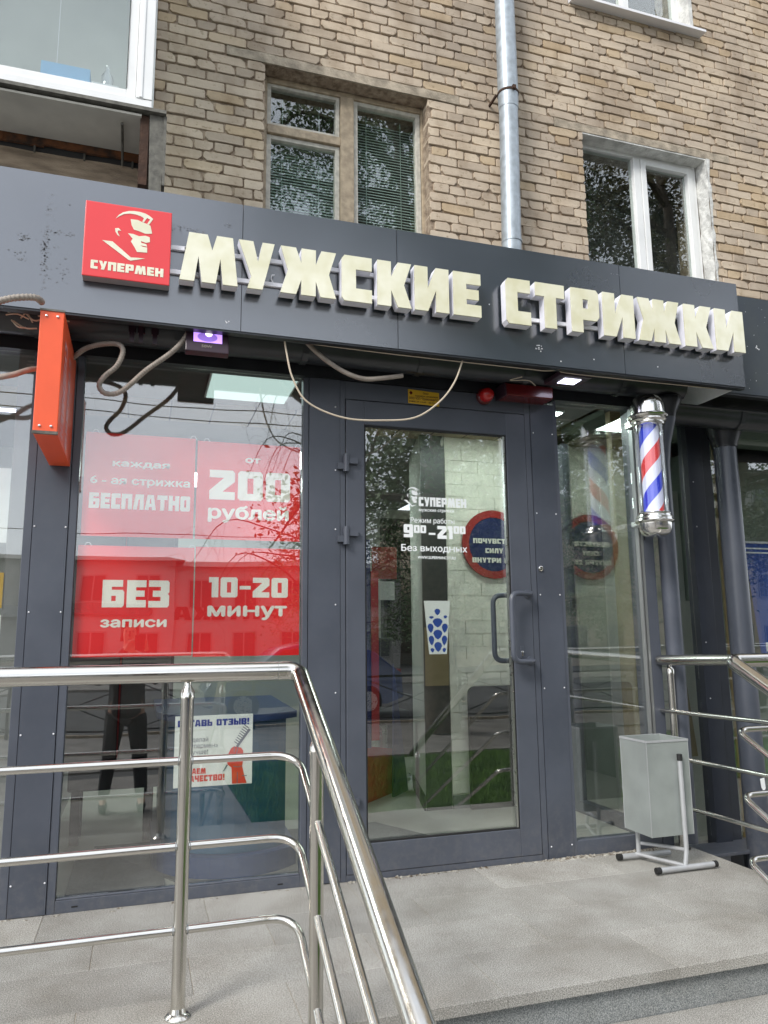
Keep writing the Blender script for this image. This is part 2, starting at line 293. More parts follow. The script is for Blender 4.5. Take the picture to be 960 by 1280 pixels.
# ------------------------------------------------------------------ mesh building helpers
class MB:
    def __init__(s): s.v = []; s.f = []; s.m = []; s.t = []
    def add(s, vs, fs, mi=0):
        o = len(s.v); s.v += [tuple(v) for v in vs]; s.f += [tuple(i + o for i in f) for f in fs]; s.m += [mi] * len(fs); return s
    def box(s, x0, x1, y0, y1, z0, z1, mi=0):
        return s.add([(x0, y0, z0), (x1, y0, z0), (x1, y1, z0), (x0, y1, z0), (x0, y0, z1), (x1, y0, z1), (x1, y1, z1), (x0, y1, z1)],
                     [(0, 3, 2, 1), (4, 5, 6, 7), (0, 1, 5, 4), (1, 2, 6, 5), (2, 3, 7, 6), (3, 0, 4, 7)], mi)
    def tube(s, pts, r, n=16, mi=0, caps=True, ribs=None):
        pts = [Vector(p) for p in pts]; rs = r if isinstance(r, (list, tuple)) else [r] * len(pts)
        vs = []; fs = []; T = []
        for i, p in enumerate(pts):
            if i == 0: t = pts[1] - p
            elif i == len(pts) - 1: t = p - pts[-2]
            else: t = (pts[i + 1] - p).normalized() + (p - pts[i - 1]).normalized()
            T.append(t.normalized())
        up = Vector((0, 0, 1)) if abs(T[0].z) < .9 else Vector((0, 1, 0))
        nrm = (up - T[0] * up.dot(T[0])).normalized()
        for i, p in enumerate(pts):
            nrm = (nrm - T[i] * nrm.dot(T[i])).normalized(); bi = T[i].cross(nrm)
            k = 1.0
            if 0 < i < len(pts) - 1:
                c = (pts[i + 1] - p).normalized().dot((p - pts[i - 1]).normalized()); k = 1 / max(.5, math.sqrt(max(0.01, (1 + c) / 2)))
                if k < 1.02: k = 1
            for j in range(n):
                a = 2 * PI * j / n; vs.append(p + (nrm * math.cos(a) + bi * math.sin(a)) * rs[i])
        for i in range(len(pts) - 1):
            for j in range(n):
                fs.append((i * n + j, (i + 1) * n + j, (i + 1) * n + (j + 1) % n, i * n + (j + 1) % n))
        if caps: fs.append(tuple(range(n))); fs.append(tuple(reversed(range((len(pts) - 1) * n, len(pts) * n))))
        return s.add(vs, fs, mi)
    def lathe(s, prof, c, n=32, mi=0, axis='Z'):
        vs = []; fs = []
        for (r, z) in prof:
            for j in range(n):
                a = 2 * PI * j / n
                q = (r * math.cos(a), r * math.sin(a), z)
                if axis == 'Y': q = (r * math.cos(a), z, r * math.sin(a))
                vs.append((c[0] + q[0], c[1] + q[1], c[2] + q[2]))
        for i in range(len(prof) - 1):
            for j in range(n): fs.append((i * n + j, i * n + (j + 1) % n, (i + 1) * n + (j + 1) % n, (i + 1) * n + j))
        fs.append(tuple(reversed(range(n)))); fs.append(tuple(range((len(prof) - 1) * n, len(prof) * n)))
        return s.add(vs, fs, mi)
    def poly(s, loops, y0, y1=None, mi=0, mis=None, front=True):
        """loops of (x, z) in a vertical plane facing -Y; y0 front, y1 back (extrusion)"""
        tris = tessellate_polygon([[Vector((x, z, 0)) for x, z in l] for l in loops])
        flat = [p for l in loops for p in l]
        if front:
            fs = []
            for t in tris:
                a, b, c = [flat[i] for i in t]
                area = (b[0] - a[0]) * (c[1] - a[1]) - (c[0] - a[0]) * (b[1] - a[1])
                fs.append(tuple(t) if area > 0 else tuple(reversed(t)))
            s.add([(x, y0, z) for x, z in flat], fs, mi)
        if y1 is not None:
            for l in loops:
                n = len(l)
                s.add([(x, y0, z) for x, z in l] + [(x, y1, z) for x, z in l], [(i, (i + 1) % n, n + (i + 1) % n, n + i) for i in range(n)], mi if mis is None else mis)
        return s
    def fillet(s, pts, rad, n=6):
        out = [Vector(pts[0])]
        for i in range(1, len(pts) - 1):
            a, b, c = Vector(pts[i - 1]), Vector(pts[i]), Vector(pts[i + 1])
            d1 = (a - b).normalized(); d2 = (c - b).normalized(); k = min(rad, (a - b).length * .49, (c - b).length * .49)
            p, q = b + d1 * k, b + d2 * k
            for j in range(n + 1):
                t = j / n; out.append(p * (1 - t) ** 2 + b * 2 * t * (1 - t) + q * t * t)
        out.append(Vector(pts[-1])); return out

ORG = {}
def link(o, parent=None):
    COL.objects.link(o)
    if parent is not None: o.parent = parent
    return o
def obj(name, mb, mats, parent=None, smooth=False, bevel=0, label=None, cat=None, group=None, kind=None, origin=None, seg=2, autosmooth=None):
    if isinstance(mats, str): mats = [mats]
    if parent is not None: org = ORG[parent.name]
    elif origin is not None: org = Vector(origin)
    else:
        xs = [v[0] for v in mb.v]; ys = [v[1] for v in mb.v]; zs = [v[2] for v in mb.v]
        org = Vector(((min(xs) + max(xs)) / 2, (min(ys) + max(ys)) / 2, min(zs)))
    me = bpy.data.meshes.new(name)
    me.from_pydata([(v[0] - org[0], v[1] - org[1], v[2] - org[2]) for v in mb.v], [], mb.f)
    for m_ in mats: me.materials.append(MATS[m_])
    if len(mats) > 1: me.polygons.foreach_set('material_index', mb.m)
    if smooth:
        me.polygons.foreach_set('use_smooth', [True] * len(me.polygons))
        try: me.set_sharp_from_angle(angle=math.radians(40))
        except Exception: pass
    me.update()
    o = bpy.data.objects.new(name, me)
    if parent is None: o.location = org
    link(o, parent); ORG[o.name] = org
    if bevel:
        b = o.modifiers.new('bevel', 'BEVEL'); b.width = bevel; b.segments = seg; b.limit_method = 'ANGLE'
    setp(o, label, cat, group, kind)
    return o
def setp(o, label=None, cat=None, group=None, kind=None):
    if label: o['label'] = label
    if cat: o['category'] = cat
    if group: o['group'] = group
    if kind: o['kind'] = kind
def thing(name, label, cat, loc=(0, 0, 0), group=None, kind=None):
    o = bpy.data.objects.new(name, None); o.location = loc; o.empty_display_size = .1; link(o); ORG[o.name] = Vector(loc); setp(o, label, cat, group, kind); return o
def B(*a): return MB().box(*a)

# ------------------------------------------------------------------ lettering: heavy block alphabet (width, loops)
def R4(x0, z0, x1, z1): return [(x0, z0), (x1, z0), (x1, z1), (x0, z1)]
GL = {
 'М': (1.12, [[(0, 0), (.14, 1), (.46, 1), (.545, .68), (.62, 1), (.9, 1), (1, 0), (.74, 0), (.69, .52), (.62, 0), (.38, 0), (.31, .52), (.25, 0)]]),
 'У': (.78, [[(0, 1), (.40, 1), (.54, .58), (.66, 1), (1, 1), (.68, 0), (.26, 0), (.36, .26)]]),
 'Ж': (1.17, [[(0, 1), (.27, 1), (.37, .68), (.37, 1), (.63, 1), (.63, .68), (.73, 1), (1, 1), (.87, .5), (1, 0), (.72, 0), (.63, .32), (.63, 0), (.37, 0), (.37, .32), (.28, 0), (0, 0), (.13, .5)]]),
 'С': (.68, [[(.09, 0), (1, 0), (1, .29), (.47, .29), (.47, .71), (1, .71), (1, 1), (.09, 1), (0, .92), (0, .08)]]),
 'К': (.80, [[(0, 0), (.40, 0), (.40, .36), (.60, 0), (1, 0), (.78, .5), (1, 1), (.60, 1), (.40, .66), (.40, 1), (0, 1)]]),
 'И': (.85, [[(0, 0), (.38, 0), (.62, .48), (.62, 0), (1, 0), (1, 1), (.62, 1), (.38, .52), (.38, 1), (0, 1)]]),
 'Е': (.70, [[(0, 0), (1, 0), (1, .27), (.47, .27), (.47, .39), (.92, .39), (.92, .62), (.47, .62), (.47, .74), (1, .74), (1, 1), (0, 1)]]),
 'Т': (.80, [[(.30, 0), (.70, 0), (.70, .7), (1, .7), (1, 1), (0, 1), (0, .7), (.30, .7)]]),
 'Р': (.80, [[(0, 0), (.40, 0), (.40, .29), (.9, .29), (1, .38), (1, .92), (.91, 1), (0, 1)], R4(.42, .55, .62, .76)]),
 'П': (.80, [[(0, 0), (.38, 0), (.38, .7), (.62, .7), (.62, 0), (1, 0), (1, 1), (0, 1)]]),
 'Н': (.82, [[(0, 0), (.38, 0), (.38, .37), (.62, .37), (.62, 0), (1, 0), (1, 1), (.62, 1), (.62, .66), (.38, .66), (.38, 1), (0, 1)]]),
 'Б': (.78, [[(0, 0), (.92, 0), (1, .08), (1, .56), (.92, .64), (.42, .64), (.42, .75), (.93, .75), (.93, 1), (0, 1)], R4(.42, .23, .62, .42)]),
 'Л': (.80, [[(0, 0), (.36, 0), (.50, .66), (.62, .66), (.62, 0), (1, 0), (1, 1), (.2, 1)]]),
 'А': (.85, [[(0, 0), (.34, 0), (.38, .2), (.62, .2), (.66, 0), (1, 0), (.78, 1), (.22, 1)], [(.42, .42), (.58, .42), (.54, .74), (.46, .74)]]),
 'О': (.78, [[(.09, 0), (.91, 0), (1, .08), (1, .92), (.91, 1), (.09, 1), (0, .92), (0, .08)], R4(.40, .26, .60, .74)]),
 'З': (.76, [[(0, 0), (.92, 0), (1, .08), (1, .44), (.93, .5), (1, .56), (1, .92), (.92, 1), (0, 1), (0, .76), (.58, .76), (.58, .62), (.2, .62), (.2, .39), (.58, .39), (.58, .24), (0, .24)]]),
 'В': (.80, [[(0, 0), (.92, 0), (1, .08), (1, .44), (.93, .5), (1, .56), (1, .92), (.92, 1), (0, 1)], R4(.42, .22, .60, .40), R4(.42, .60, .60, .78)]),
 'Ч': (.78, [[(.60, 0), (1, 0), (1, 1), (.60, 1), (.60, .62), (.40, .62), (.40, 1), (0, 1), (0, .42), (.1, .32), (.60, .32)]]),
 'Ь': (.76, [[(0, 0), (.92, 0), (1, .08), (1, .56), (.92, .64), (.42, .64), (.42, 1), (0, 1)], R4(.42, .23, .62, .42)]),
 'Ы': (1.05, [[(0, 0), (.60, 0), (.67, .08), (.67, .56), (.60, .64), (.28, .64), (.28, 1), (0, 1)], R4(.28, .23, .41, .42), R4(.74, 0, 1, 1)]),
 'Д': (.95, [[(0, -.14), (.24, -.14), (.24, 0), (.76, 0), (.76, -.14), (1, -.14), (1, .26), (.9, .26), (.9, 1), (.24, 1), (.12, .26), (0, .26)], R4(.42, .26, .58, .74)]),
 '0': (.76, [[(.09, 0), (.91, 0), (1, .08), (1, .92), (.91, 1), (.09, 1), (0, .92), (0, .08)], R4(.38, .24, .62, .76)]),
 '2': (.76, [[(0, 0), (1, 0), (1, .27), (.52, .27), (1, .62), (1, .92), (.92, 1), (0, 1), (0, .74), (.56, .74), (0, .30)]]),
 '1': (.42, [[(.3, 0), (1, 0), (1, 1), (0, 1), (0, .74), (.3, .74)]]),
 '9': (.76, [[(0, 0), (.92, 0), (1, .08), (1, .92), (.91, 1), (.09, 1), (0, .92), (0, .42), (.09, .34), (.58, .34), (.58, .25), (0, .25)], R4(.40, .56, .60, .78)]),
 '!': (.34, [[(.1, .34), (.9, .34), (1, 1), (0, 1)], R4(.08, 0, .92, .22)]),
 '–': (.5, [R4(0, .4, 1, .58)]),
 ' ': (.45, []),
}
def block(mb, text, x0, x1, z0, h, y, mi=0, gap=.09, skew=0):
    tot = sum(GL[c][0] for c in text) + gap * (len(text) - 1); k = (x1 - x0) / tot; x = x0
    for c in text:
        wd, loops = GL[c]
        if loops:
            if c in '!Ы' :
                parts = [loops[:1], loops[1:]] if c == '!' else [loops[:2], loops[2:]]
            else: parts = [loops]
            for pl in parts: mb.poly([[(x + px * wd * k, z0 + pz * h + skew * (x + px * wd * k - x0)) for px, pz in l] for l in pl], y, mi=mi)
        x += (wd + gap) * k
    return mb
def sans(mb, text, x0, x1, z0, h, y, bold=0.02, mi=0):
    """text from the built-in font: take its outlines and fill them here (its own fill breaks some glyphs)"""
    cu = bpy.data.curves.new('t', 'FONT'); cu.body = text.replace('н', 'Н'); cu.size = 1; cu.resolution_u = 3; cu.fill_mode = 'NONE'
    o = bpy.data.objects.new('t', cu); COL.objects.link(o)
    me = bpy.data.meshes.new_from_object(o.evaluated_get(bpy.context.evaluated_depsgraph_get()))
    P_ = [(v.co.x, v.co.y) for v in me.vertices]; nb_ = {}
    for e in me.edges:
        a, b_ = e.vertices; nb_.setdefault(a, []).append(b_); nb_.setdefault(b_, []).append(a)
    bpy.data.objects.remove(o); bpy.data.meshes.remove(me)
    seen = set(); loops = []
    for st_ in nb_:
        if st_ in seen: continue
        L = [st_]; seen.add(st_); cur = st_
        while True:
            nx_ = [q for q in nb_[cur] if q not in seen]
            if not nx_: break
            cur = nx_[0]; seen.add(cur); L.append(cur)
        pts = []
        for q in L:
            if not pts or math.dist(P_[q], pts[-1]) > .0015: pts.append(P_[q])
        if len(pts) > 2 and math.dist(pts[0], pts[-1]) < .0015: pts.pop()
        if 'н' in text and len(pts) == 12 and all(min(abs(pts[q][0] - pts[q - 1][0]), abs(pts[q][1] - pts[q - 1][1])) < .004 for q in range(12)) and max(p[1] for p in pts) > .6:
            pts = [(a, b_ * .755) for a, b_ in pts]      # small-height version of this letter
        if len(pts) > 2: loops.append(pts)
    def inp(p, L):
        c = False
        for q in range(len(L)):
            (ax, ay), (bx_, by_) = L[q - 1], L[q]
            if (ay > p[1]) != (by_ > p[1]) and p[0] < (bx_ - ax) * (p[1] - ay) / (by_ - ay) + ax: c = not c
        return c
    area = lambda L: abs(sum(L[q - 1][0] * L[q][1] - L[q][0] * L[q - 1][1] for q in range(len(L)))) / 2
    loops.sort(key=area, reverse=True); outer = []
    for L in loops:
        par = [g for g in outer if inp(L[0], g[0]) and not any(inp(L[0], hl) for hl in g[1:])]
        if par: par[-1].append(L)
        else: outer.append([L])
    xa = min(p[0] for L in loops for p in L); xb = max(p[0] for L in loops for p in L); k = (x1 - x0) / (xb - xa); kz = h / 0.70
    out = []; f2 = []
    for g in outer:
        t_ = MB().poly([[(x0 + (px - xa) * k, z0 + py * kz) for px, py in L] for L in g], y)
        o_ = len(out); out += t_.v; f2 += [tuple(q + o_ for q in f) for f in t_.f]
    n_ = 1 if bold <= 0 else 5
    for q, (dx, dz) in enumerate(((0, 0), (-1, 0), (1, 0), (0, -1), (0, 1))[:n_]):
        d = bold * .8 * k; mb.add([(a + dx * d, y_ - q * .0003, z_ + dz * d * .7) for a, y_, z_ in out], f2, mi)
    return mb

# ================================================================== THE SETTING
G0 = -0.45                                    # street level; the entrance platform is z = 0
obj('ground', B(-300, 300, -300, 300, G0 - .4, G0 - .02), 'asphalt', kind='structure')
obj('pavement', B(-40, 40, -6.1, -1.87, G0 - .1, G0), 'paving', kind='structure')
# lawn with blades
obj('lawn', B(1.0, 12, -6.2, -2.75, G0 - .1, G0 + .015), 'soil', kind='structure')
gm = MB()
for i in range(70000):
    x = random.uniform(1.0, 9.0); y = random.uniform(-6.2, -2.75)
    a = random.uniform(0, 2 * PI); hh = random.uniform(.03, .085); wd = random.uniform(.006, .012)
    dx, dy = math.cos(a) * wd, math.sin(a) * wd; lx, ly = random.uniform(-.03, .03), random.uniform(-.03, .03)
    gm.add([(x - dx, y - dy, G0 + .01), (x + dx, y + dy, G0 + .01), (x + lx, y + ly, G0 + .01 + hh)], [(0, 1, 2)])
obj('grass', gm, 'grass', kind='stuff')
obj('street_pavement', B(-60, 60, -10.4, -6.6, G0 - .1, G0 + .004), 'paving', kind='structure')
obj('road', B(-200, 200, -22, -10.5, G0 - .1, G0 - .012), 'asphalt', kind='structure')
obj('kerb', B(-200, 200, -10.5, -10.4, G0 - .1, G0 + .05), 'concrete', kind='structure')
obj('far_pavement', B(-200, 200, -27, -22, G0 - .1, G0 + .06), 'paving', kind='structure')
obj('side_ground', B(2.93, 20, -1.87, .40, G0 - .1, G0 + .004), 'paving', kind='structure')

# entrance platform with granite slabs
plat = obj('entrance_platform', B(-3.2, 2.925, -1.27, .06, G0 - .05, -.036), 'granite_riser', kind='structure')
obj('grout', B(-3.19, 2.915, -1.27, .04, -.0355, -.0022), 'concrete', plat)
rows = [(-.33, .05, .32), (-.64, -.3313, -.123), (-.955, -.6413, .216), (-1.30, -.9563, .52)]
slab_meshes = {}
def slab(x0, x1, y0, y1, z0, z1, parent, m='granite'):
    key = (round(x1 - x0, 3), round(y1 - y0, 3), round(z1 - z0, 3), m)
    org = ORG[parent.name]
    if key not in slab_meshes:
        me = bpy.data.meshes.new('paving_slab'); hx, hy, hz = (x1 - x0) / 2, (y1 - y0) / 2, z1 - z0
        b_ = .0012
        me.from_pydata([(-hx, -hy, -hz), (hx, -hy, -hz), (hx, hy, -hz), (-hx, hy, -hz), (-hx, -hy, -b_), (hx, -hy, -b_), (hx, hy, -b_), (-hx, hy, -b_),
                        (-hx + b_, -hy + b_, 0), (hx - b_, -hy + b_, 0), (hx - b_, hy - b_, 0), (-hx + b_, hy - b_, 0)], [],
                       [(0, 1, 5, 4), (1, 2, 6, 5), (2, 3, 7, 6), (3, 0, 4, 7), (4, 5, 9, 8), (5, 6, 10, 9), (6, 7, 11, 10), (7, 4, 8, 11), (8, 9, 10, 11), (0, 3, 2, 1)])
        me.materials.append(MATS[m]); slab_meshes[key] = me
    o = bpy.data.objects.new('paving_slab', slab_meshes[key])
    o.location = Vector(((x0 + x1) / 2, (y0 + y1) / 2, z1 + random.uniform(-.0006, .0006))) - org
    link(o, parent); return o
for y0, y1, j0 in rows:
    x = j0 - .663 * 5
    while x < 2.93:
        a = max(x, -3.2); b_ = min(x + .6612, 2.93)
        if b_ - a > .03: slab(a, b_, y0, y1, -.036, 0, plat)
        x += .663
for k in (1, 2):
    st = obj('step', B(-3.2, 2.925, -1.27 - .3 * k, -1.272 - .3 * (k - 1), G0 - .05, -.15 * k - .036), 'granite_riser', kind='structure')
    x = -3.2 + .2 * k
    while x < 2.9:
        b_ = min(x + .9, 2.93); slab(x, b_ - .0025, -1.30 - .3 * k, -1.275 - .3 * (k - 1), -.15 * k - .036, -.15 * k, st); x += .9
rd = MB()
random.seed(5)
for i in range(260):                          # crumbling grout along the foot of the shopfront
    x = random.choice([random.uniform(-.5, 2.8), random.uniform(1.0, 2.8), random.uniform(2.1, 2.8)]); s = random.uniform(.003, .011) * (1.6 if x > 2.05 else 1)
    y = -.012 - abs(random.gauss(0, .012)); a = random.uniform(0, PI)
    vs = []
    for j in range(5):
        t = 2 * PI * j / 5 + a; q = s * random.uniform(.7, 1.3); vs.append((x + math.cos(t) * q * 1.6, y + math.sin(t) * q * .7, 0.0005))
    vs.append((x, y, s * random.uniform(.3, .9)))
    rd.add(vs, [(j, (j + 1) % 5, 5) for j in range(5)])
obj('grout_debris', rd, 'debris', kind='stuff')

# ------------------------------------------------------------------ the brick apartment block
YB = 0.95
bld = thing('apartment_building', 'cream brick apartment block rising above and behind the shop sign', 'building', (2, YB + .3, G0))
W1 = (.671, 1.875, 3.55, 5.095); W2 = (3.183, 4.382, 3.55, 5.095); W3 = (3.183, 4.335, 6.325, 7.87)
ops = [W1, W2, W3]
BX0, BX1, BZ0, BZ1 = -.33, 6.2, 3.145, 6.97
wl = MB()
xs = sorted({BX0 - 8, W1[0], W1[1], W2[0], W2[1], W3[1], 14})
def wallgrid(mb, x0, x1, z0, z1, y0, y1):
    xs = sorted({x0, x1, *[o[0] for o in ops], *[o[1] for o in ops]}); zs = sorted({z0, z1, *[o[2] for o in ops if o[2] < z1], *[o[3] for o in ops if o[3] < z1]})
    xs = [x for x in xs if x0 <= x <= x1]; zs = [z for z in zs if z0 <= z <= z1]
    for i in range(len(xs) - 1):
        for j in range(len(zs) - 1):
            cx, cz = (xs[i] + xs[i + 1]) / 2, (zs[j] + zs[j + 1]) / 2
            if any(o[0] < cx < o[1] and o[2] < cz < o[3] for o in ops): continue
            mb.box(xs[i], xs[i + 1], y0, y1, zs[j], zs[j + 1])
wallgrid(wl, BX0, BX1, BZ0, BZ1, YB + .012, YB + .42)
obj('wall', wl, 'mortar', bld)
w2 = MB(); w2.box(-9, BX0 - .002, YB, YB + .42, 2.6, 14).box(BX1 + .002, 16, YB, YB + .42, 2.6, 14)
xs_ = [BX0, W3[0], W3[1], BX1]
w2.box(BX0, W3[0], YB + .002, YB + .42, BZ1 + .002, 14).box(W3[1], BX1, YB + .002, YB + .42, BZ1 + .002, 14).box(W3[0], W3[1], YB + .002, YB + .42, W3[3], 14)
w2.box(BX0, BX1, YB + .016, YB + .42, 2.6, BZ0)
obj('outer_wall', w2, 'far_brick', bld)
obj('roof', B(-9.3, 16.3, YB - .4, YB + 10, 14, 14.3), 'concrete', bld)

random.seed(11)
def brick_mesh(L, H, D=.11):
    n = 12; b_ = .0032; pts = []
    hx, hz = L / 2, H / 2
    ch = [random.uniform(.002, .008) * (3.4 if random.random() < .33 else 1) for _ in range(4)]
    j = lambda s=.0014: random.uniform(-s, s)
    pts = [(-hx + ch[0], -hz + j()), (j() * 20, -hz + j(.0035)), (hx - ch[1], -hz + j()), (hx + j(), -hz + ch[1]), (hx - ch[2] * .3, hz - ch[2]), (hx - ch[2] * 1.4, hz + j()),
           (j() * 20, hz + j(.0035)), (-hx + ch[3] * 1.2, hz + j()), (-hx + j(), hz - ch[3]), (-hx + j(), -hz + ch[0])]
    n = len(pts); vs = [(x, D, z) for x, z in pts] + [(x, b_, z) for x, z in pts]
    vs += [(x * (1 - b_ / hx) , random.uniform(-.0012, .0012), z * (1 - b_ / hz)) for x, z in pts]
    fs = [(i, (i + 1) % n, n + (i + 1) % n, n + i) for i in range(n)]
    fs += [(n + i, n + (i + 1) % n, 2 * n + (i + 1) % n, 2 * n + i) for i in range(n)]
    fs.append(tuple(range(2 * n, 3 * n)))
    # outward orientation: (x,z) ccw seen from -Y, first ring at back
    fs = [tuple(reversed(f)) if len(f) == 4 else f for f in fs]
    return vs, fs
STR = [brick_mesh(.250, .0655) for _ in range(9)]; HED = [brick_mesh(.119, .0655) for _ in range(8)]
def todata(d):
    me = bpy.data.meshes.new('brick'); me.from_pydata(d[0], [], d[1]); me.materials.append(MATS['brick']); me.update(); return me
STRM = [todata(d) for d in STR]; HEDM = [todata(d) for d in HED]
place = []
nrow = int((BZ1 - BZ0) / .075)
for r in range(nrow):
    zc = BZ0 + r * .075 + .0375
    hdr = (r % 4 == 0)
    step = .13 if hdr else .26
    off = {0: .02, 1: .085, 2: .215, 3: .085}[r % 4] + random.uniform(-.008, .008)
    x = BX0 - .26 + off; zsh = random.uniform(-.0015, .0015)
    spans = []
    blk = [o for o in ops if o[2] - .001 < zc < o[3] + .001]
    lint = []
    if r == 26: lint = [(.40, 2.13), (2.93, 4.62)]
    cuts = sorted([(o[0], o[1]) for o in blk] + lint)
    segs = []; a = BX0
    for c0, c1 in cuts: segs.append((a, c0)); a = c1
    segs.append((a, BX1))
    while x < BX1:
        x1 = x + step
        for s0, s1 in segs:
            p, q = max(x + .005, s0), min(x1 - .005, s1)
            if q - p > .03:
                place.append(((p + q) / 2, zc + zsh + .0045 * noise.noise(Vector((x * .9, zc * 1.1, 3.1))) + random.uniform(-.0028, .0028), q - p, hdr or (q - p) < .16, random.uniform(-.005, .004), random.uniform(-.014, .014)))
        x = x1
def vis(px):
    X, Zz = px[0], px[1]
    c = camo.matrix_world.inverted() @ Vector((X, YB, Zz)); sx = 480 - 945 * c.x / c.z; sy = 640 + 945 * c.y / c.z
    inside = -20 < sx < 980 and -20 < sy < 1300 and not (sx < 190 and sy < 135)
    below = sy > 206 + .16 * sx + 6
    return inside and not below, px[2] * 1e4 / (c.z * c.z)
ranked = []
for p in place:
    v, s = vis(p); ranked.append((0 if v else 1, -s, p))
ranked.sort(key=lambda t: (t[0], t[1]))
BORG = ORG[bld.name]; rest = MB(); tints = []
for i, (v, s, p) in enumerate(ranked):
    X, Zz, L, h, dy, rot = p
    if i < 299:
        me = random.choice(HEDM if h else STRM); o = bpy.data.objects.new('brick', me)
        o.location = Vector((X, YB + dy, Zz)) - BORG; o.scale = (L / (.119 if h else .25), 1, 1); o.rotation_euler = (0, rot, 0); link(o, bld)
    else:
        d = random.choice(HED if h else STR); k = L / (.119 if h else .25); c, s_ = math.cos(rot), math.sin(rot)
        rest.add([(X + x * k * c + z * s_, YB + dy + y, Zz - x * k * s_ + z * c) for x, y, z in d[0]], d[1]); tints += [random.random()] * len(d[0])
ro = obj('brick', rest, 'brick', bld, kind='stuff')
at = ro.data.attributes.new('tint', 'FLOAT', 'POINT'); at.data.foreach_set('value', tints)

# lintels
def rough_bar(x0, x1, y0, y1, z0, z1, n=24, amp=.004):
    mb = MB(); 
    vs = []; 
    for i in range(n + 1):
        x = x0 + (x1 - x0) * i / n
        vs += [(x, y0 + random.uniform(-.002, .002), z0 + random.uniform(0, amp) * .5), (x, y0 + random.uniform(-.002, .002), z1 + random.uniform(-amp, amp)), (x, y1, z1), (x, y1, z0)]
    fs = []
    for i in range(n):
        a = i * 4; b_ = a + 4
        fs += [(a, b_, b_ + 1, a + 1), (a + 1, b_ + 1, b_ + 2, a + 2), (a + 2, b_ + 2, b_ + 3, a + 3), (a + 3, b_ + 3, b_, a)]
    fs += [(0, 1, 2, 3), (n * 4 + 3, n * 4 + 2, n * 4 + 1, n * 4)]
    return mb.add(vs, fs)
obj('lintel', rough_bar(.405, 2.125, YB - .002, YB + .3, 5.096, 5.166), 'concrete', bld)
obj('lintel', rough_bar(2.935, 4.615, YB - .002, YB + .3, 5.096, 5.166), 'concrete', bld)
# wooden window with transom light
def frame(mb, x0, x1, z0, z1, y0, y1, t, tb=None, tt=None):
    tb = t if tb is None else tb; tt = t if tt is None else tt
    return mb.box(x0, x0 + t, y0, y1, z0, z1).box(x1 - t, x1, y0, y1, z0, z1).box(x0 + t, x1 - t, y0 + .001, y1 - .001, z1 - tt, z1).box(x0 + t, x1 - t, y0 + .001, y1 - .001, z0, z0 + tb)
yw = YB + .12
wf = MB(); frame(wf, .665, 1.90, 3.55, 5.092, yw, yw + .09, .04); wf.box(1.235, 1.335, yw - .012, yw + .09, 3.59, 5.052).box(.705, 1.235, yw - .006, yw + .09, 4.655, 4.72)
wn = obj('window', wf, 'old_frame_paint', bld, bevel=.004, label='old wooden window with a transom light')
sf = MB(); frame(sf, .706, 1.234, 4.722, 5.058, yw + .016, yw + .075, .028); frame(sf, .706, 1.234, 3.592, 4.653, yw + .016, yw + .075, .032); frame(sf, 1.337, 1.858, 3.592, 5.058, yw + .016, yw + .075, .034)
obj('sash', sf, 'old_frame_light', wn, bevel=.003)
for a in ((.734, 1.206, 4.75, 5.03), (.738, 1.202, 3.62, 4.62), (1.371, 1.824, 3.62, 5.025)): obj('pane', B(a[0], a[1], yw + .045, yw + .049, a[2], a[3]), 'upper_glass', wn)
bl = MB()
for k in range(46):
    z = 3.62 + k * .0225
    bl.add([(.72, yw + .115, z), (1.22, yw + .115, z), (1.22, yw + .125, z + .017), (.72, yw + .125, z + .017)], [(0, 1, 2, 3)])
for k in range(60):
    z = 3.62 + k * .0225
    bl.add([(1.36, yw + .115, z), (1.84, yw + .115, z), (1.84, yw + .125, z + .014), (1.36, yw + .125, z + .014)], [(0, 1, 2, 3)])
for x in (.83, 1.1, 1.46, 1.73): bl.box(x, x + .004, yw + .108, yw + .112, 3.6, 5.02)
obj('blind', bl, 'blind', wn)
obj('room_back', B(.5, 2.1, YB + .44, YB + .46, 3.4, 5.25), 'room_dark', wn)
# white PVC window
wf = MB(); frame(wf, 3.19, 4.36, 3.55, 5.098, yw, yw + .07, .038); wf.box(3.735, 3.80, yw - .006, yw + .07, 3.59, 5.06)
wn = obj('window', wf, 'white_pvc', bld, bevel=.004, label='white plastic window right of the drainpipe')
sf = MB(); frame(sf, 3.803, 4.32, 3.592, 5.057, yw - .012, yw + .06, .05)
obj('sash', sf, 'white_pvc', wn, bevel=.004)
for a in ((3.225, 3.74, 3.58, 5.065), (3.85, 4.272, 3.64, 5.01)): obj('pane', B(a[0], a[1], yw + .03, yw + .034, a[2], a[3]), 'upper_glass', wn)
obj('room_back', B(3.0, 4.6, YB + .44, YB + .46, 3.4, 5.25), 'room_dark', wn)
pl = MB(); random.seed(3)
ny, nzz = 4, 22
vs = []; fs = []
for i in range(nzz + 1):
    z = 3.6 + (5.095 - 3.6) * i / nzz
    for j in range(ny + 1):
        y = YB - .008 + (.135) * j / ny + (random.uniform(-.006, .010) if j == 0 else 0)
        vs.append((4.382 - .012 + random.uniform(-.006, .004), y, z))
for i in range(nzz):
    for j in range(ny):
        a = i * (ny + 1) + j; fs.append((a, a + ny + 1, a + ny + 2, a + 1))
pl.add(vs, fs)
vs = []; fs = []
for i in range(nzz + 1):                      # feathered plaster edge on the brick face
    z = 3.6 + (5.095 - 3.6) * i / nzz
    vs += [(4.37, YB - .007, z), (4.382 + random.uniform(.004, .03), YB - .005, z)]
for i in range(nzz): fs.append((2 * i, 2 * i + 1, 2 * i + 3, 2 * i + 2))
pl.add(vs, fs)
pl.box(3.183, 4.375, YB + .002, yw, 5.084, 5.0955)
obj('plaster_reveal', pl, 'plaster', bld)
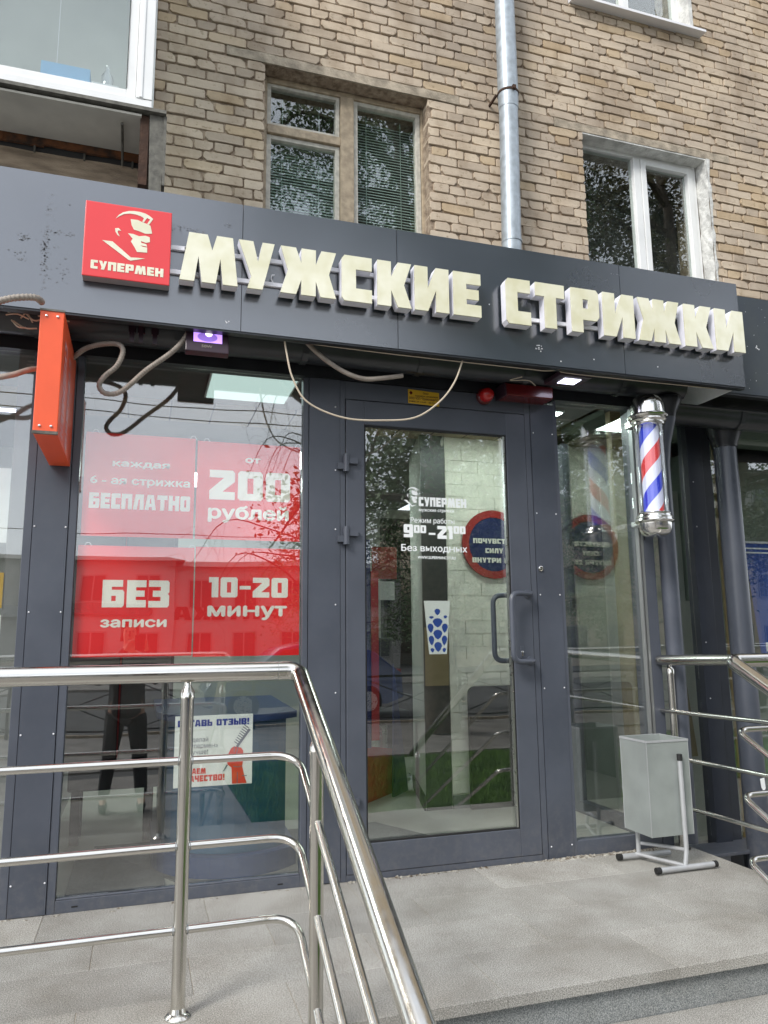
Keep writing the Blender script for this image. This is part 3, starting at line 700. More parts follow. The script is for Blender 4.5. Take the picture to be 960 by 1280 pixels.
# third window
wf = MB(); frame(wf, 3.19, 4.33, 6.335, 7.87, yw, yw + .07, .05); wf.box(3.73, 3.80, yw - .006, yw + .07, 6.385, 7.82)
wn = obj('window', wf, 'white_pvc', bld, bevel=.004, label='white plastic window above, at the top edge')
for a in ((3.24, 3.73, 6.385, 7.82), (3.80, 4.28, 6.385, 7.82)): obj('pane', B(a[0], a[1], yw + .03, yw + .034, a[2], a[3]), 'upper_glass', wn)
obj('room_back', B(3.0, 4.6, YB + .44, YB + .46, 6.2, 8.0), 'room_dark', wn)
obj('window_sill', MB().add([(3.13, YB - .09, 6.262), (4.415, YB - .09, 6.262), (4.415, yw, 6.325), (3.13, yw, 6.325), (3.13, YB - .09, 6.240), (4.415, YB - .09, 6.240), (4.415, YB + .01, 6.25), (3.13, YB + .01, 6.25)],
    [(0, 1, 2, 3), (0, 4, 5, 1), (4, 7, 6, 5), (1, 5, 6, 2), (0, 3, 7, 4)]), 'white_metal', bld)
pl = MB(); pl.box(4.325, 4.36, YB - .008, yw, 6.33, 7.85); obj('plaster_reveal', pl, 'plaster', bld)

# galvanised drainpipe
dp = thing('drainpipe', 'galvanised round drainpipe running down the brick wall between the two windows', 'drainpipe', (2.44, .80, 2.7))
obj('lower_pipe', MB().tube([(2.40, .80, 2.7), (2.437, .80, 3.9), (2.458, .80, 5.06)], .0705, 28), 'galvanised', dp, smooth=True)
obj('upper_pipe', MB().tube([(2.458, .80, 5.02), (2.4585, .80, 5.10), (2.459, .80, 5.14), (2.461, .80, 6.2), (2.463, .80, 7.6)], [.0735, .0765, .0765, .073, .073], 28), 'galvanised', dp, smooth=True)
cl = MB().tube([(2.4585, .80, 5.135), (2.4585, .80, 5.152)], .081, 28, caps=True); cl.box(2.37, 2.385, .83, 1.0, 5.135, 5.15).box(2.535, 2.55, .83, 1.0, 5.135, 5.15).box(2.45, 2.475, .70, .725, 5.13, 5.157)
obj('clamp', cl, 'dark_rust', dp)
cl = MB().tube([(2.44, .80, 3.945), (2.44, .80, 3.96)], .075, 28); obj('clamp', cl, 'galvanised', dp)

# ------------------------------------------------------------------ glazed balcony on the left
bc = thing('balcony', 'white glazed balcony box with a rusty underside at the top left', 'balcony', (-1.5, .4, 3.84))
bf = MB(); bf.box(-4, -.052, .0, .07, 3.865, 3.925).box(-.132, -.052, -.004, .07, 3.926, 6.4).box(-4, -.134, 0, .07, 6.3, 6.4)
bf.box(-.118, -.100, -.009, -.004, 3.93, 6.3)
bf.box(-.12, -.055, .07, .95, 3.865, 3.925).box(-.12, -.055, .07, .95, 6.3, 6.4).box(-.12, -.055, .88, .95, 3.925, 6.3)
obj('frame', bf, 'white_pvc', bc, bevel=.004)
sf = MB(); frame(sf, -1.9, -.134, 3.926, 6.3, .008, .06, .045); obj('sash', sf, 'white_pvc', bc, bevel=.004)
sf = MB(); frame(sf, -3.7, -1.91, 3.926, 6.3, .008, .06, .045); obj('sash', sf, 'white_pvc', bc, bevel=.004)
obj('seal', B(-.183, -.179, .0045, .008, 3.975, 6.25), 'rubber', bc)
obj('pane', B(-1.86, -.182, .03, .034, 3.96, 6.26), 'balcony_glass', bc); obj('pane', B(-3.66, -1.95, .03, .034, 3.96, 6.26), 'balcony_glass', bc)
obj('pane', B(-.09, -.086, .07, .88, 3.925, 6.3), 'balcony_glass', bc)
obj('interior_wall', B(-4, -.13, .86, .9, 3.86, 6.4), 'room_white', bc); obj('ceiling', B(-4, -.13, .075, .86, 6.32, 6.36), 'room_white', bc)
obj('curtain_wire', B(-.535, -.532, .12, .123, 4.1, 6.3), 'white_metal', bc)
obj('floor', B(-4, -.06, .04, .95, 3.835, 3.862), 'balcony_soffit', bc)
obj('flashing', B(-4, .022, -.03, .05, 3.845, 3.864), 'flashing', bc)
obj('underside_panel', B(-4, -.10, -.005, .325, 3.822, 3.834), 'balcony_soffit', bc)
rm = MB(); 
for i in range(30):
    x = -3 + i * .1; rm.box(x, x + .1, .327 + random.uniform(0, .01), .35, 3.79 - random.uniform(0, .012), 3.834)
obj('rusty_beam', rm, 'rust', bc)
gp = MB()
for i in range(12): gp.box(-2.9 + i * .25, -2.89 + i * .25, .34, .36, 3.74, 3.79)
obj('bracket', gp, 'flashing', bc)
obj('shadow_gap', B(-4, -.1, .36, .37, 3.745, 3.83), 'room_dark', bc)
obj('concrete_slab', rough_bar(-4, -.075, .345, .94, 3.42, 3.748, 40, .003), 'stained_slab', bc)
obj('end_post', B(-.105, -.062, .01, .32, 3.45, 3.84), 'dark_rust', bc)
ep = MB(); ep.add([(-.06, -.004, 3.843), (.024, -.004, 3.843), (.006, .0, 3.38), (-.05, 0, 3.38), (-.06, .004, 3.843), (.024, .004, 3.843), (.006, .008, 3.38), (-.05, .008, 3.38)],
   [(0, 3, 2, 1), (4, 5, 6, 7), (1, 2, 6, 5), (0, 4, 7, 3), (0, 1, 5, 4), (3, 7, 6, 2)])
ep.box(.012, .026, -.012, .9, 3.45, 3.843)
obj('end_plate', ep, 'flashing', bc)
obj('drip_rod', MB().tube([(-.195, .05, 3.80), (-.197, .22, 3.80), (-.197, .33, 3.74)], .007, 8), 'flashing', bc)
st = obj('storage_box', B(-.60, -.365, .066, .24, 3.862, 4.085), 'banner_blue', label='pale blue plastic box on the balcony floor behind the glass', cat='box')
MATS['banner_blue2'] = mat('pale_blue_plastic', (0.25, 0.5, 0.75), .5); st.data.materials[0] = MATS['pale_blue_plastic']
wb = obj('crate', B(-.355, -.222, .066, .2, 3.862, 4.022), 'white_paint', label='small white box beside the blue box on the balcony', cat='box', bevel=.004)
obj('plastic_bottle', MB().lathe([(.03, 0), (.032, .08), (.012, .12), (.012, .15)], (-.285, .13, 4.023), 14), 'tube_glass', smooth=True, label='clear plastic bottle lying on the white box on the balcony', cat='bottle')

# ================================================================== SHOPFRONT
sf_ = thing('shopfront', 'dark grey metal and glass shopfront of the barber shop, set around the door', 'shopfront', (1.1, 0, 0))
def panel(x0, x1, z0, z1, y=-.004, d=.03, label=None):
    # pressed metal cassette with a slight belly and a folded edge
    mb = MB(); nx, nz_ = 4, 14; vs = []; fs = []
    for i in range(nz_ + 1):
        for j in range(nx + 1):
            u, v = j / nx, i / nz_; e = 0 if j in (0, nx) or i in (0, nz_) else random.uniform(-.0012, .0022)
            vs.append((x0 + (x1 - x0) * u, y - e, z0 + (z1 - z0) * v))
    for i in range(nz_):
        for j in range(nx):
            a = i * (nx + 1) + j; fs.append((a, a + 1, a + nx + 2, a + nx + 1))
    mb.add(vs, fs)
    mb.add([(x0, y, z0), (x1, y, z0), (x1, y, z1), (x0, y, z1), (x0, y + d, z0), (x1, y + d, z0), (x1, y + d, z1), (x0, y + d, z1)], [(0, 4, 5, 1), (1, 5, 6, 2), (2, 6, 7, 3), (3, 7, 4, 0)])
    return obj('panel', mb, 'anthracite', sf_, smooth=True, label=label)
random.seed(21)
panel(-.486, -.338, .004, 2.47); panel(.792, .955, .006, 2.50); panel(2.078, 2.228, .004, 2.47)
scr = MB()
def screw(x, z, y=-.006, r=.0042, mb=None):
    (mb or scr).lathe([(r, 0), (r * .8, -.002), (r * .3, -.003)], (x, y, z), 8, axis='Y')
for z in (.132, .748, 1.28, 1.668, 2.06): screw(-.478, z); screw(-.346, z)
for z in (.40, .884, 1.317, 1.70, 2.01, 2.35): screw(.931, z)
for z in (.064, .872, 1.375, 1.83, 2.295): screw(2.092, z); screw(2.214, z)
obj('screws', scr, 'white_metal', sf_, kind='stuff', smooth=True)
fr = MB()
fr.box(-.525, -.488, .0, .06, 0, 2.5).box(-.336, -.302, .0, .06, 0, 2.5)            # frames beside the pillar
fr.box(-.302, .762, .001, .06, .0, .052).box(.762, .790, 0, .06, 0, 2.5)            # big window
fr.box(-.30, .76, .004, .02, .052, .060)
obj('window_frame', fr, 'frame_metal', sf_, bevel=.0025)
fr = MB(); fr.box(2.230, 2.250, 0, .06, 0, 2.5).box(2.25, 2.785, .001, .06, .0, .078)
fr.box(2.788, 2.858, -.002, .10, 0, 2.5).box(.957, .985, -.001, .06, 0, 2.5).box(.985, 2.042, .0, .06, 2.402, 2.5).box(2.042, 2.076, -.001, .06, 0, 2.5)
obj('door_frame', fr, 'frame_metal', sf_, bevel=.0025)
obj('edge_trim', MB().box(2.757, 2.762, -.003, .03, .08, 2.5).box(2.772, 2.785, -.004, .03, .08, 2.5), 'dull_trim', sf_)
obj('header', B(-4, 2.87, -.012, .08, 2.502, 2.76), 'black_metal', sf_)
obj('pane', B(-.300, .760, .026, .032, .058, 2.5), 'glass', sf_); obj('pane', B(2.252, 2.756, .026, .032, .08, 2.5), 'glass', sf_)
obj('weep_slot', MB().box(-.235, -.210, -.0005, .004, .020, .026).box(.655, .68, -.0005, .004, .020, .026), 'rubber', sf_)
# return wall on the right
fr = MB(); fr.box(2.80, 2.86, .10, .16, 0, 2.5).box(2.80, 2.86, .86, .94, 0, 2.5).box(2.80, 2.86, .16, .86, 0, .08)
obj('side_frame', fr, 'frame_metal', sf_, bevel=.002); obj('pane', B(2.825, 2.83, .16, .86, .08, 2.5), 'glass', sf_)
# shop next door on the left
ls = thing('neighbouring_shopfront', 'window of the next shop at the left edge, left of the grey pillar', 'shopfront', (-2, 0, 0))
obj('pane', B(-3.6, -.527, .026, .032, .1, 2.5), 'glass', ls)
obj('window_frame', MB().box(-4, -.527, .001, .06, 0, .1).box(-4, -3.6, 0, .06, .1, 2.5), 'frame_metal', ls, bevel=.002)
obj('light_strip', B(-3.5, -.60, .36, .37, 2.30, 2.315), 'cold_led', ls)
for k, (x0, x1, z0, z1, m_) in enumerate(((-.80, -.60, 1.30, 1.46, 'sticker_yellow'), (-.74, -.565, 1.18, 1.27, 'paper'), (-.78, -.575, 1.06, 1.12, 'banner_blue'), (-.66, -.57, 1.6, 1.95, 'paper'), (-.95, -.6, .2, .75, 'paper'), (-.9, -.57, .8, 1.0, 'grass'))):
    obj('display_poster', B(x0, x1, .06 + .01 * k, .063 + .01 * k, z0, z1), m_, ls)

# door
dr = thing('entrance_door', 'dark grey metal framed glass entrance door with white opening hours lettering', 'door', (1.5, 0, 0))
lf = MB(); lf.box(.988, 1.088, -.006, .05, .032, 2.398).box(1.918, 2.038, -.006, .05, .032, 2.398).box(1.088, 1.918, -.0055, .05, .032, .166).box(1.088, 1.918, -.0055, .05, 2.268, 2.398)
obj('leaf_frame', lf, 'frame_metal', dr, bevel=.003)
gk = MB(); frame(gk, 1.088, 1.918, .166, 2.268, .0, .02, .008); obj('gasket', gk, 'rubber', dr)
obj('glazing_bead', MB().box(1.900, 1.909, -.002, .02, .175, 2.26), 'brushed', dr)
obj('pane', B(1.092, 1.914, .022, .028, .17, 2.264), 'glass', dr)
obj('threshold', B(.985, 2.04, -.004, .06, .002, .030), 'frame_metal', dr)
for z in (2.048, 1.668, .353):
    hb = MB(); hb.tube([(.984, -.024, z - .046), (.984, -.024, z + .046)], .0165, 18); hb.box(.990, 1.046, -.030, -.0065, z - .002, z + .030).box(.938, .980, -.030, -.003, z - .034, z - .002)
    obj('hinge', hb, 'frame_metal', dr, smooth=True)
hp = MB().fillet([(2.01, -.006, 1.375), (2.01, -.075, 1.375), (1.905, -.100, 1.375)], .03, 4)
def handle(ydir, y0):
    m = MB(); s = ydir
    pts = m.fillet([(2.012, y0, 1.378), (2.012, y0 + s * .052, 1.378), (1.872, y0 + s * .085, 1.378), (1.872, y0 + s * .085, 1.018), (2.012, y0 + s * .052, 1.018), (2.012, y0, 1.018)], .05, 7)
    m.tube(pts, .0145, 18); m.lathe([(.024, 0), (.024, s * .006), (.017, s * .009)], (2.012, y0, 1.378), 20, axis='Y'); m.lathe([(.024, 0), (.024, s * .006), (.017, s * .009)], (2.012, y0, 1.018), 20, axis='Y')
    return m
obj('handle', handle(-1, -.006), 'anthracite', dr, smooth=True); obj('handle', handle(1, .05), 'anthracite', dr, smooth=True, label='inner handle behind the glass')
obj('lock_plate', MB().box(1.952, 1.976, -.011, -.006, 1.035, 1.098), 'frame_metal', dr, bevel=.003)
obj('lock_cylinder', MB().lathe([(.007, 0), (.007, -.006), (.005, -.007)], (1.964, -.011, 1.066), 14, axis='Y').box(1.9605, 1.9675, -.016, -.011, 1.046, 1.066), 'chrome', dr)
bt = thing('entry_button', 'small round steel entry button on the grey panel right of the door', 'button', (2.10, -.008, 1.519))
obj('ring', MB().lathe([(.0145, 0), (.0145, -.005), (.011, -.007), (.010, -.004)], (2.10, -.008, 1.519), 20, axis='Y'), 'chrome', bt, smooth=True)
obj('contact', MB().lathe([(.006, -.003), (.005, -.009)], (2.10, -.008, 1.519), 14, axis='Y'), 'brushed', bt, smooth=True)
# door lettering (vinyl on the outside of the pane)
yv = .0205
t = MB(); block(t, 'СУПЕРМЕН', 1.398, 1.676, 1.846, .050, yv)
obj('lettering', t, 'white_vinyl', dr)
t = MB(); sans(t, 'мужские стрижки', 1.398, 1.60, 1.818, .016, yv, .03); sans(t, 'Режим работы', 1.350, 1.602, 1.755, .027, yv, .012)
block(t, '9', 1.310, 1.362, 1.675, .070, yv); block(t, '00', 1.367, 1.437, 1.700, .042, yv); block(t, '–', 1.452, 1.490, 1.668, .06, yv); block(t, '21', 1.502, 1.590, 1.672, .070, yv); block(t, '00', 1.596, 1.666, 1.702, .042, yv)
sans(t, 'Без выходных', 1.296, 1.672, 1.602, .034, yv, .022); sans(t, 'WWW.SUPERMANCUT.RU', 1.386, 1.604, 1.562, .015, yv, .03)
obj('lettering', t, 'white_vinyl', dr)
# emblem of a man's profile, digitised in panel coordinates (0..1, 0..1)
def lu(x, y):
    v = (y - 75 - 110 * (x - 120) / 738) / 628; u = (x - (120 - 28 * v)) / (738 + 2 * v); v = (y - 75 - 110 * u + 18 * u * v * 0) / 628
    return u, 1 - v
EMB = [
 [(370, 235), (395, 205), (430, 182), (480, 170), (530, 170), (580, 178), (625, 192), (660, 212), (692, 240), (655, 290), (640, 280), (665, 245), (640, 230), (610, 270), (597, 262), (612, 232), (585, 215), (540, 200), (490, 192), (440, 197), (400, 215)],
 [(497, 240), (560, 248), (600, 268), (640, 283), (668, 298), (683, 366), (655, 368), (622, 366), (570, 345), (525, 330), (505, 290)],
 [(475, 362), (520, 368), (570, 388), (625, 384), (662, 398), (664, 440), (630, 446), (585, 430), (590, 445), (632, 456), (640, 478), (580, 466), (600, 478), (640, 486), (640, 530), (552, 522), (530, 480), (500, 432), (515, 408)],
 [(365, 318), (395, 316), (418, 340), (392, 336), (388, 352), (404, 388), (385, 375), (368, 345)],
 [(258, 418), (345, 430), (500, 568), (560, 572), (622, 580), (500, 596), (480, 588)]]
def emblem(mb, x0, x1, z0, z1, y):
    for l in EMB:
        p = [lu(*q) for q in l]; mb.poly([[(x0 + u * (x1 - x0), z0 + v * (z1 - z0)) for u, v in p]], y)
    return mb
t = MB(); emblem(t, 1.284, 1.424, 1.800, 1.956, yv); obj('emblem', t, 'white_vinyl', dr)

# ------------------------------------------------------------------ the big sign
YF = -.40
SF = 1.0639                       # layout unit of the fascia (drawn at 1/1.0639 scale)
FX = lambda x: x * SF
FZ = lambda z: 1.15 + (z - 1.15) * SF
fs_ = thing('fascia', 'long dark grey metal fascia board carrying the shop lettering', 'sign board', (1.0, YF, 2.54))
def sheet(x0, x1, z0, z1, y):
    mb = MB(); nx = max(2, int((x1 - x0) / .16)); nz_ = 5; vs = []; f2 = []
    for i in range(nz_ + 1):
        for j in range(nx + 1):
            e = 0 if i in (0, nz_) or j in (0, nx) else random.uniform(-.0012, .0012)
            vs.append((x0 + (x1 - x0) * j / nx, y + e, z0 + (z1 - z0) * i / nz_))
    for i in range(nz_):
        for j in range(nx):
            a = i * (nx + 1) + j; f2.append((a, a + 1, a + nx + 2, a + nx + 1))
    mb.add(vs, f2); mb.add([(x0, y, z0), (x1, y, z0), (x1, y, z1), (x0, y, z1), (x0, y + .02, z0), (x1, y + .02, z0), (x1, y + .02, z1), (x0, y + .02, z1)], [(0, 4, 5, 1), (1, 5, 6, 2), (2, 6, 7, 3), (3, 7, 4, 0)])
    return mb
for a, b_ in ((-4, -1.72), (-1.717, .383), (.386, 1.147), (1.150, 2.447), (2.450, 3.251)):
    obj('panel', sheet(a, b_, 2.546, 3.177, YF), 'fascia_metal', fs_, smooth=True)
obj('end_panel', B(3.240, 3.250, YF + .02, .0, 2.554, 3.172), 'fascia_metal', fs_)
obj('top_flashing', B(-4, 3.239, YF + .021, YB - .02, 3.157, 3.170), 'fascia_metal', fs_)
obj('bottom_trim', MB().box(-4, 3.251, YF + .004, YF + .045, 2.536, 2.545).box(-4, 3.236, YF + .022, YF + .026, 2.545, 2.76), 'black_metal', fs_)
obj('soffit', MB().box(-4, 2.868, YF + .05, -.014, 2.74, 2.755), 'soffit_dark', fs_)  # pale soffit drawn dark here, the shade under the overhang put into its colour
obj('pale_soffit', MB().box(2.87, 3.228, YF + .046, .33, 2.70, 2.71), 'soffit_pale', fs_)
obj('soffit_rail', MB().box(3.229, 3.237, YF + .046, .33, 2.552, 2.70), 'soffit_pale', fs_)
# marks of removed stickers on the fascia
t = MB(); random.seed(9)
def blot(cx, cz, w_, h_, n=22):
    for i in range(n):
        x = FX(cx + random.gauss(0, w_ / 2.4)); z = FZ(cz + random.gauss(0, h_ / 2.4)); s = random.uniform(.002, .007)
        t.poly([[(x + math.cos(a) * s * random.uniform(.4, 1.3), z + math.sin(a) * s * random.uniform(.2, .9)) for a in [2 * PI * k / 6 for k in range(6)]]], YF - .0012)
for a in ((-.425, 2.90, .022, .07, 24), (-.43, 2.74, .02, .12, 70), (-.425, 2.64, .02, .10, 30), (-.38, 2.80, .10, .012, 26), (-.36, 2.64, .04, .1, 20), (-.5, 2.76, .05, .02), (-.51, 2.68, .05, .02, 14), (-.06, 2.935, .03, .02, 10), (.12, 2.90, .10, .02, 30), (.30, 2.945, .02, .02, 6), (-.35, 2.93, .004, .004, 2), (2.28, 3.0, .05, .01, 6)): blot(*a)
obj('sticker_marks', t, 'fascia_patch', fs_, kind='stuff')
t = MB()
for x, z in ((1.55, 2.74), (3.0, 2.66), (1.93, 2.49), (2.12, 2.52), (.31, 2.50), (2.5, 2.52), (1.82, 2.53)): t.lathe([(.004, 0), (.003, -.002)], (FX(x), YF, FZ(z)), 7, axis='Y')
t.poly([[(.318, 2.575), (.312, 2.59), (.324, 2.58)]], YF - .001)
for i in range(9):
    x = 1.915 + random.uniform(-.02, .03); z = 2.634 + random.uniform(-.012, .012); t.poly([[(x, z), (x + random.uniform(.004, .016), z + .003), (x + .004, z + random.uniform(.004, .01))]], YF - .001)
obj('paint_flecks', t, 'white_metal', fs_, kind='stuff')

# logo box
lg = thing('logo_box', 'square red light box with a cream face emblem at the left end of the lettering', 'sign', (-.12, YF, 2.697))
LX0, LX1, LZ0, LZ1 = -.300, .061, 2.697, 3.045
obj('housing', B(LX0, LX1, YF - .053, YF - .001, LZ0, LZ1), 'grey_side', lg, bevel=.004)
obj('face_panel', B(LX0 - .0005, LX1 + .0005, YF - .060, YF - .054, LZ0 - .0005, LZ1 + .0005), 'red_panel', lg, bevel=.003)
t = MB(); emblem(t, LX0, LX1, LZ0, LZ1, YF - .0615); obj('emblem', t, 'cream_acrylic', lg)
t = MB(); block(t, 'СУПЕРМЕН', LX0 + .033, LX1 - .027, LZ0 + .034, .040, YF - .0615, gap=.1); obj('lettering', t, 'cream_acrylic', lg)
# channel letters
def letters(word, spans, name_label, z0, z1, group):
    K = 1.0741; spans = [(a * K, b_ * K) for a, b_ in spans]; z0 = 1.15 + (z0 - 1.15) * K; z1 = 1.15 + (z1 - 1.15) * K
    th = thing('channel_letters', name_label, 'sign lettering', ((spans[0][0] + spans[-1][1]) / 2, YF, z0), None)
    for c, (x0, x1) in zip(word, spans):
        wd, loops = GL[c]; L = [[(x0 + px * (x1 - x0), z0 + pz * (z1 - z0)) for px, pz in l] for l in loops]
        m1 = MB().poly(L, YF - .068, YF - .018, front=False)
        o = obj('letter', m1, 'letter_side', th)
        m2 = MB().poly(L, YF - .0755, YF - .0685)
        obj('letter_face', m2, 'cream_acrylic', o, bevel=.0016)
    for z in (z0 + .052, z1 - .062): obj('mounting_rail', B(spans[0][0] + .02, spans[-1][1] - .04, YF - .016, YF - .001, z, z + .020), 'white_metal', th, bevel=.001)
    return th
w1 = letters('МУЖСКИЕ', [(.095, .333), (.334, .487), (.514, .760), (.786, .925), (.951, 1.113), (1.129, 1.297), (1.320, 1.459)], 'cream block letters МУЖСКИЕ, first word beside the red logo box', 2.618, 2.833, None)
obj('mounting_rail', B(.062, .13, YF - .016, YF - .001, 2.779, 2.799), 'white_metal', w1); obj('mounting_rail', B(.062, .13, YF - .016, YF - .001, 2.896, 2.916), 'white_metal', w1)
t = MB().tube([(.532, YF - .012, 2.79), (.518, YF - .018, 2.812), (.520, YF - .018, 2.832), (.534, YF - .014, 2.838)], .003, 8); obj('wire_loop', t, 'white_metal', w1, smooth=True)
letters('СТРИЖКИ', [(1.590, 1.719), (1.748, 1.905), (1.942, 2.098), (2.122, 2.302), (2.326, 2.576), (2.606, 2.777), (2.800, 2.982)], 'cream block letters СТРИЖКИ, second word above the barber pole', 2.610, 2.838, None)

# neighbour's fascia on the right
nf = thing('neighbouring_fascia', 'darker scuffed fascia of the next shop at the right edge', 'sign board', (4.5, -.20, 2.58))
obj('panel', sheet(3.256, 5.2, 2.586, 3.222, -.20), 'far_fascia', nf); obj('panel', sheet(5.203, 8, 2.586, 3.222, -.20), 'far_fascia', nf)
obj('bottom_trim', B(3.256, 8, -.196, -.15, 2.573, 2.585), 'black_metal', nf); obj('soffit', B(3.254, 8, -.15, .33, 2.62, 2.64), 'soffit_dark', nf)
obj('top_flashing', B(3.256, 8, -.178, YB - .02, 3.20, 3.212), 'far_fascia', nf)
obj('pale_strip', B(4.0, 6, -.10, .0, 2.605, 2.617), 'soffit_pale', nf)
t = MB(); random.seed(4)
for i in range(60):
    x = random.uniform(3.3, 4.1); z = random.uniform(2.62, 3.18); s = random.uniform(.001, .004); t.poly([[(x, z), (x + s, z + s * random.uniform(.2, 2)), (x - s * .5, z + s * 2)]], -.2012)
for x, z in ((3.55, 2.89), (3.56, 2.885), (3.57, 2.88), (3.555, 2.90)): t.poly([[(x, z), (x + .012, z + .002), (x + .006, z + .012)]], -.2012)
obj('paint_flecks', t, 'white_metal', nf, kind='stuff')

# gutters
def gutter(x0, x1, yc, zt, name, label, fx=None, mat_='gutter_grey'):
    th = thing(name, label, 'gutter', ((x0 + x1) / 2, yc, zt - .1))
    prof = [(.075, 0), (.075, -.035), (.06, -.075), (.025, -.095), (-.03, -.095), (-.062, -.07), (-.078, -.03), (-.085, -.005), (-.092, 0), (-.092, .008), (-.078, .008)]
    mb = MB(); n = len(prof)
    mb.add([(x0, yc + a, zt + b_) for a, b_ in prof] + [(x1, yc + a, zt + b_) for a, b_ in prof], [(i, i + 1, n + i + 1, n + i) for i in range(n - 1)])
    obj('trough', mb, mat_, th, smooth=True)
    cap = MB()
    for xe in (x0, x1): cap.add([(xe, yc + a, zt + b_) for a, b_ in prof[:9]], [tuple(range(9))])
    obj('end_cap', cap, mat_, th)
    x = x0 + .5; k = 0
    while x < x1 - .1:
        j = MB(); pr = [(a * 1.06, b_ * 1.06) for a, b_ in prof[:9]]
        j.add([(x, yc + a, zt + b_) for a, b_ in pr] + [(x + .03, yc + a, zt + b_) for a, b_ in pr], [(i, i + 1, 9 + i + 1, 9 + i) for i in range(8)]); obj('joint_bracket', j, mat_, th); x += .62
    return th
gt = gutter(-3.5, 3.03, -.115, 2.632, 'gutter', 'black metal gutter running under the main fascia')
ng = gutter(3.045, 8, .03, 2.53, 'gutter', 'black gutter of the next shop, right of the barber pole')
# downpipes
d1 = thing('downpipe', 'dark downpipe behind the barber pole at the corner of the shopfront', 'downpipe', (2.93, -.03, .02))
obj('pipe', MB().tube([(2.93, -.11, 2.53), (2.93, -.11, 2.42), (2.93, -.05, 2.28), (2.93, -.03, 2.15), (2.93, -.03, 0.02)], [.062, .05, .05, .05, .05], 24), 'anthracite', d1, smooth=True)
obj('funnel', MB().lathe([(.052, -.10), (.056, -.07), (.09, -.0), (.085, .02)], (2.93, -.11, 2.52), 24), 'black_metal', d1, smooth=True)
d2 = thing('downpipe', 'thick dark downpipe in front of the neighbouring shop window at the right', 'downpipe', (3.565, .14, G0))
obj('pipe', MB().tube([(3.565, .14, 2.36), (3.565, .14, G0 + .02)], .070, 28), 'anthracite', d2, smooth=True)
obj('funnel', MB().lathe([(.078, 0), (.081, .03), (.11, .10), (.11, .14)], (3.565, .14, 2.34), 24), 'black_metal', d2, smooth=True)

# neighbour shop window (set back)
nb = thing('neighbouring_window_wall', 'set back shop window of the next shop, right of the barber pole', 'shopfront', (4.5, .35, G0))
obj('pane', B(2.95, 3.428, .38, .386, -.08, 2.6), 'glass', nb); obj('pane', B(3.642, 5.6, .38, .386, -.08, 2.6), 'glass', nb)
obj('post', B(3.43, 3.55, .335, .42, -.45, 2.6), 'nb_post', nb, bevel=.002); obj('post', B(3.552, 3.64, .36, .42, -.45, 2.6), 'nb_post', nb, bevel=.002)
obj('window_frame', MB().box(3.70, 3.76, .365, .42, -.12, 2.6).box(2.87, 2.948, .365, .42, -.12, 2.6), 'ochre_wood', nb)
obj('plinth', MB().box(2.95, 3.37, .34, .42, -.45, -.20).box(3.70, 8, .34, .42, -.45, -.20), 'frame_metal', nb)
obj('sill', MB().box(2.95, 3.66, .14, .36, -.135, -.115).box(3.70, 7, .25, .37, -.20, -.17), 'frame_metal', nb, bevel=.003)
obj('sill_bracket', B(3.33, 3.42, .22, .34, -.45, -.136), 'grey_side', nb)
sc_ = MB()
for z in (.75, 1.1, 1.85, 2.15): screw(3.46, z, y=.332, mb=sc_)
obj('screws', sc_, 'white_metal', nb, kind='stuff')
obj('interior_wall', MB().box(3.55, 4.12, 1.0, 1.02, -.12, 1.40), 'room_white', nb)
obj('interior_wall', MB().box(3.40, 4.12, 1.3, 1.32, -.12, 2.3), 'room_white', nb)
obj('interior_wall', MB().box(4.15, 5.2, .72, .76, -.12, 2.35).box(4.15, 4.19, .76, 2.9, -.12, 2.6), 'nb_room', nb)
obj('interior_back', MB().box(2.9, 8, 2.9, 2.95, -.12, 2.6), 'nb_room', nb); obj('interior_ceiling', B(2.87, 8, .43, 2.95, 2.60, 2.64), 'nb_room', nb); obj('interior_floor', B(2.87, 8, .43, 2.95, -.14, -.12), 'floor_tile', nb)
obj('interior_band', MB().box(2.9, 4.14, 1.58, 1.6, 1.66, 1.86), 'room_dark', nb)
obj('wood_strip', MB().box(4.00, 4.06, .60, .64, -.1, 2.6), 'ochre_wood', nb)
obj('leaning_board', MB().add([(3.52, .75, 1.25), (3.58, .75, 1.25), (3.80, .9, .3), (3.73, .9, .3), (3.52, .77, 1.25), (3.58, .77, 1.25), (3.80, .92, .3), (3.73, .92, .3)], [(0, 3, 2, 1), (4, 5, 6, 7), (0, 1, 5, 4), (1, 2, 6, 5), (2, 3, 7, 6), (3, 0, 4, 7)]), 'ochre_wood', nb)
bn = thing('hanging_banner', 'blue banner with white stripes hanging in the window at the right edge', 'banner', (4.12, .5, .95))
obj('sheet', MB().add([(3.985, .5, 1.775), (4.6, .5, 1.775), (4.6, .5, .98), (4.06, .5, .98)], [(0, 3, 2, 1)]).add([(3.985, .503, 1.775), (4.6, .503, 1.775), (4.6, .503, .98), (4.06, .503, .98)], [(0, 1, 2, 3)]), 'banner_blue', bn)
obj('hanging_rod', B(3.965, 4.6, .492, .508, 1.776, 1.79), 'white_metal', bn)
obj('stripes', MB().box(3.99, 4.6, .496, .499, 1.735, 1.745).box(3.994, 4.6, .496, .499, 1.705, 1.715), 'white_vinyl', bn)
obj('pale_block', B(4.10, 4.6, .495, .499, 1.03, 1.09), 'white_vinyl', bn)

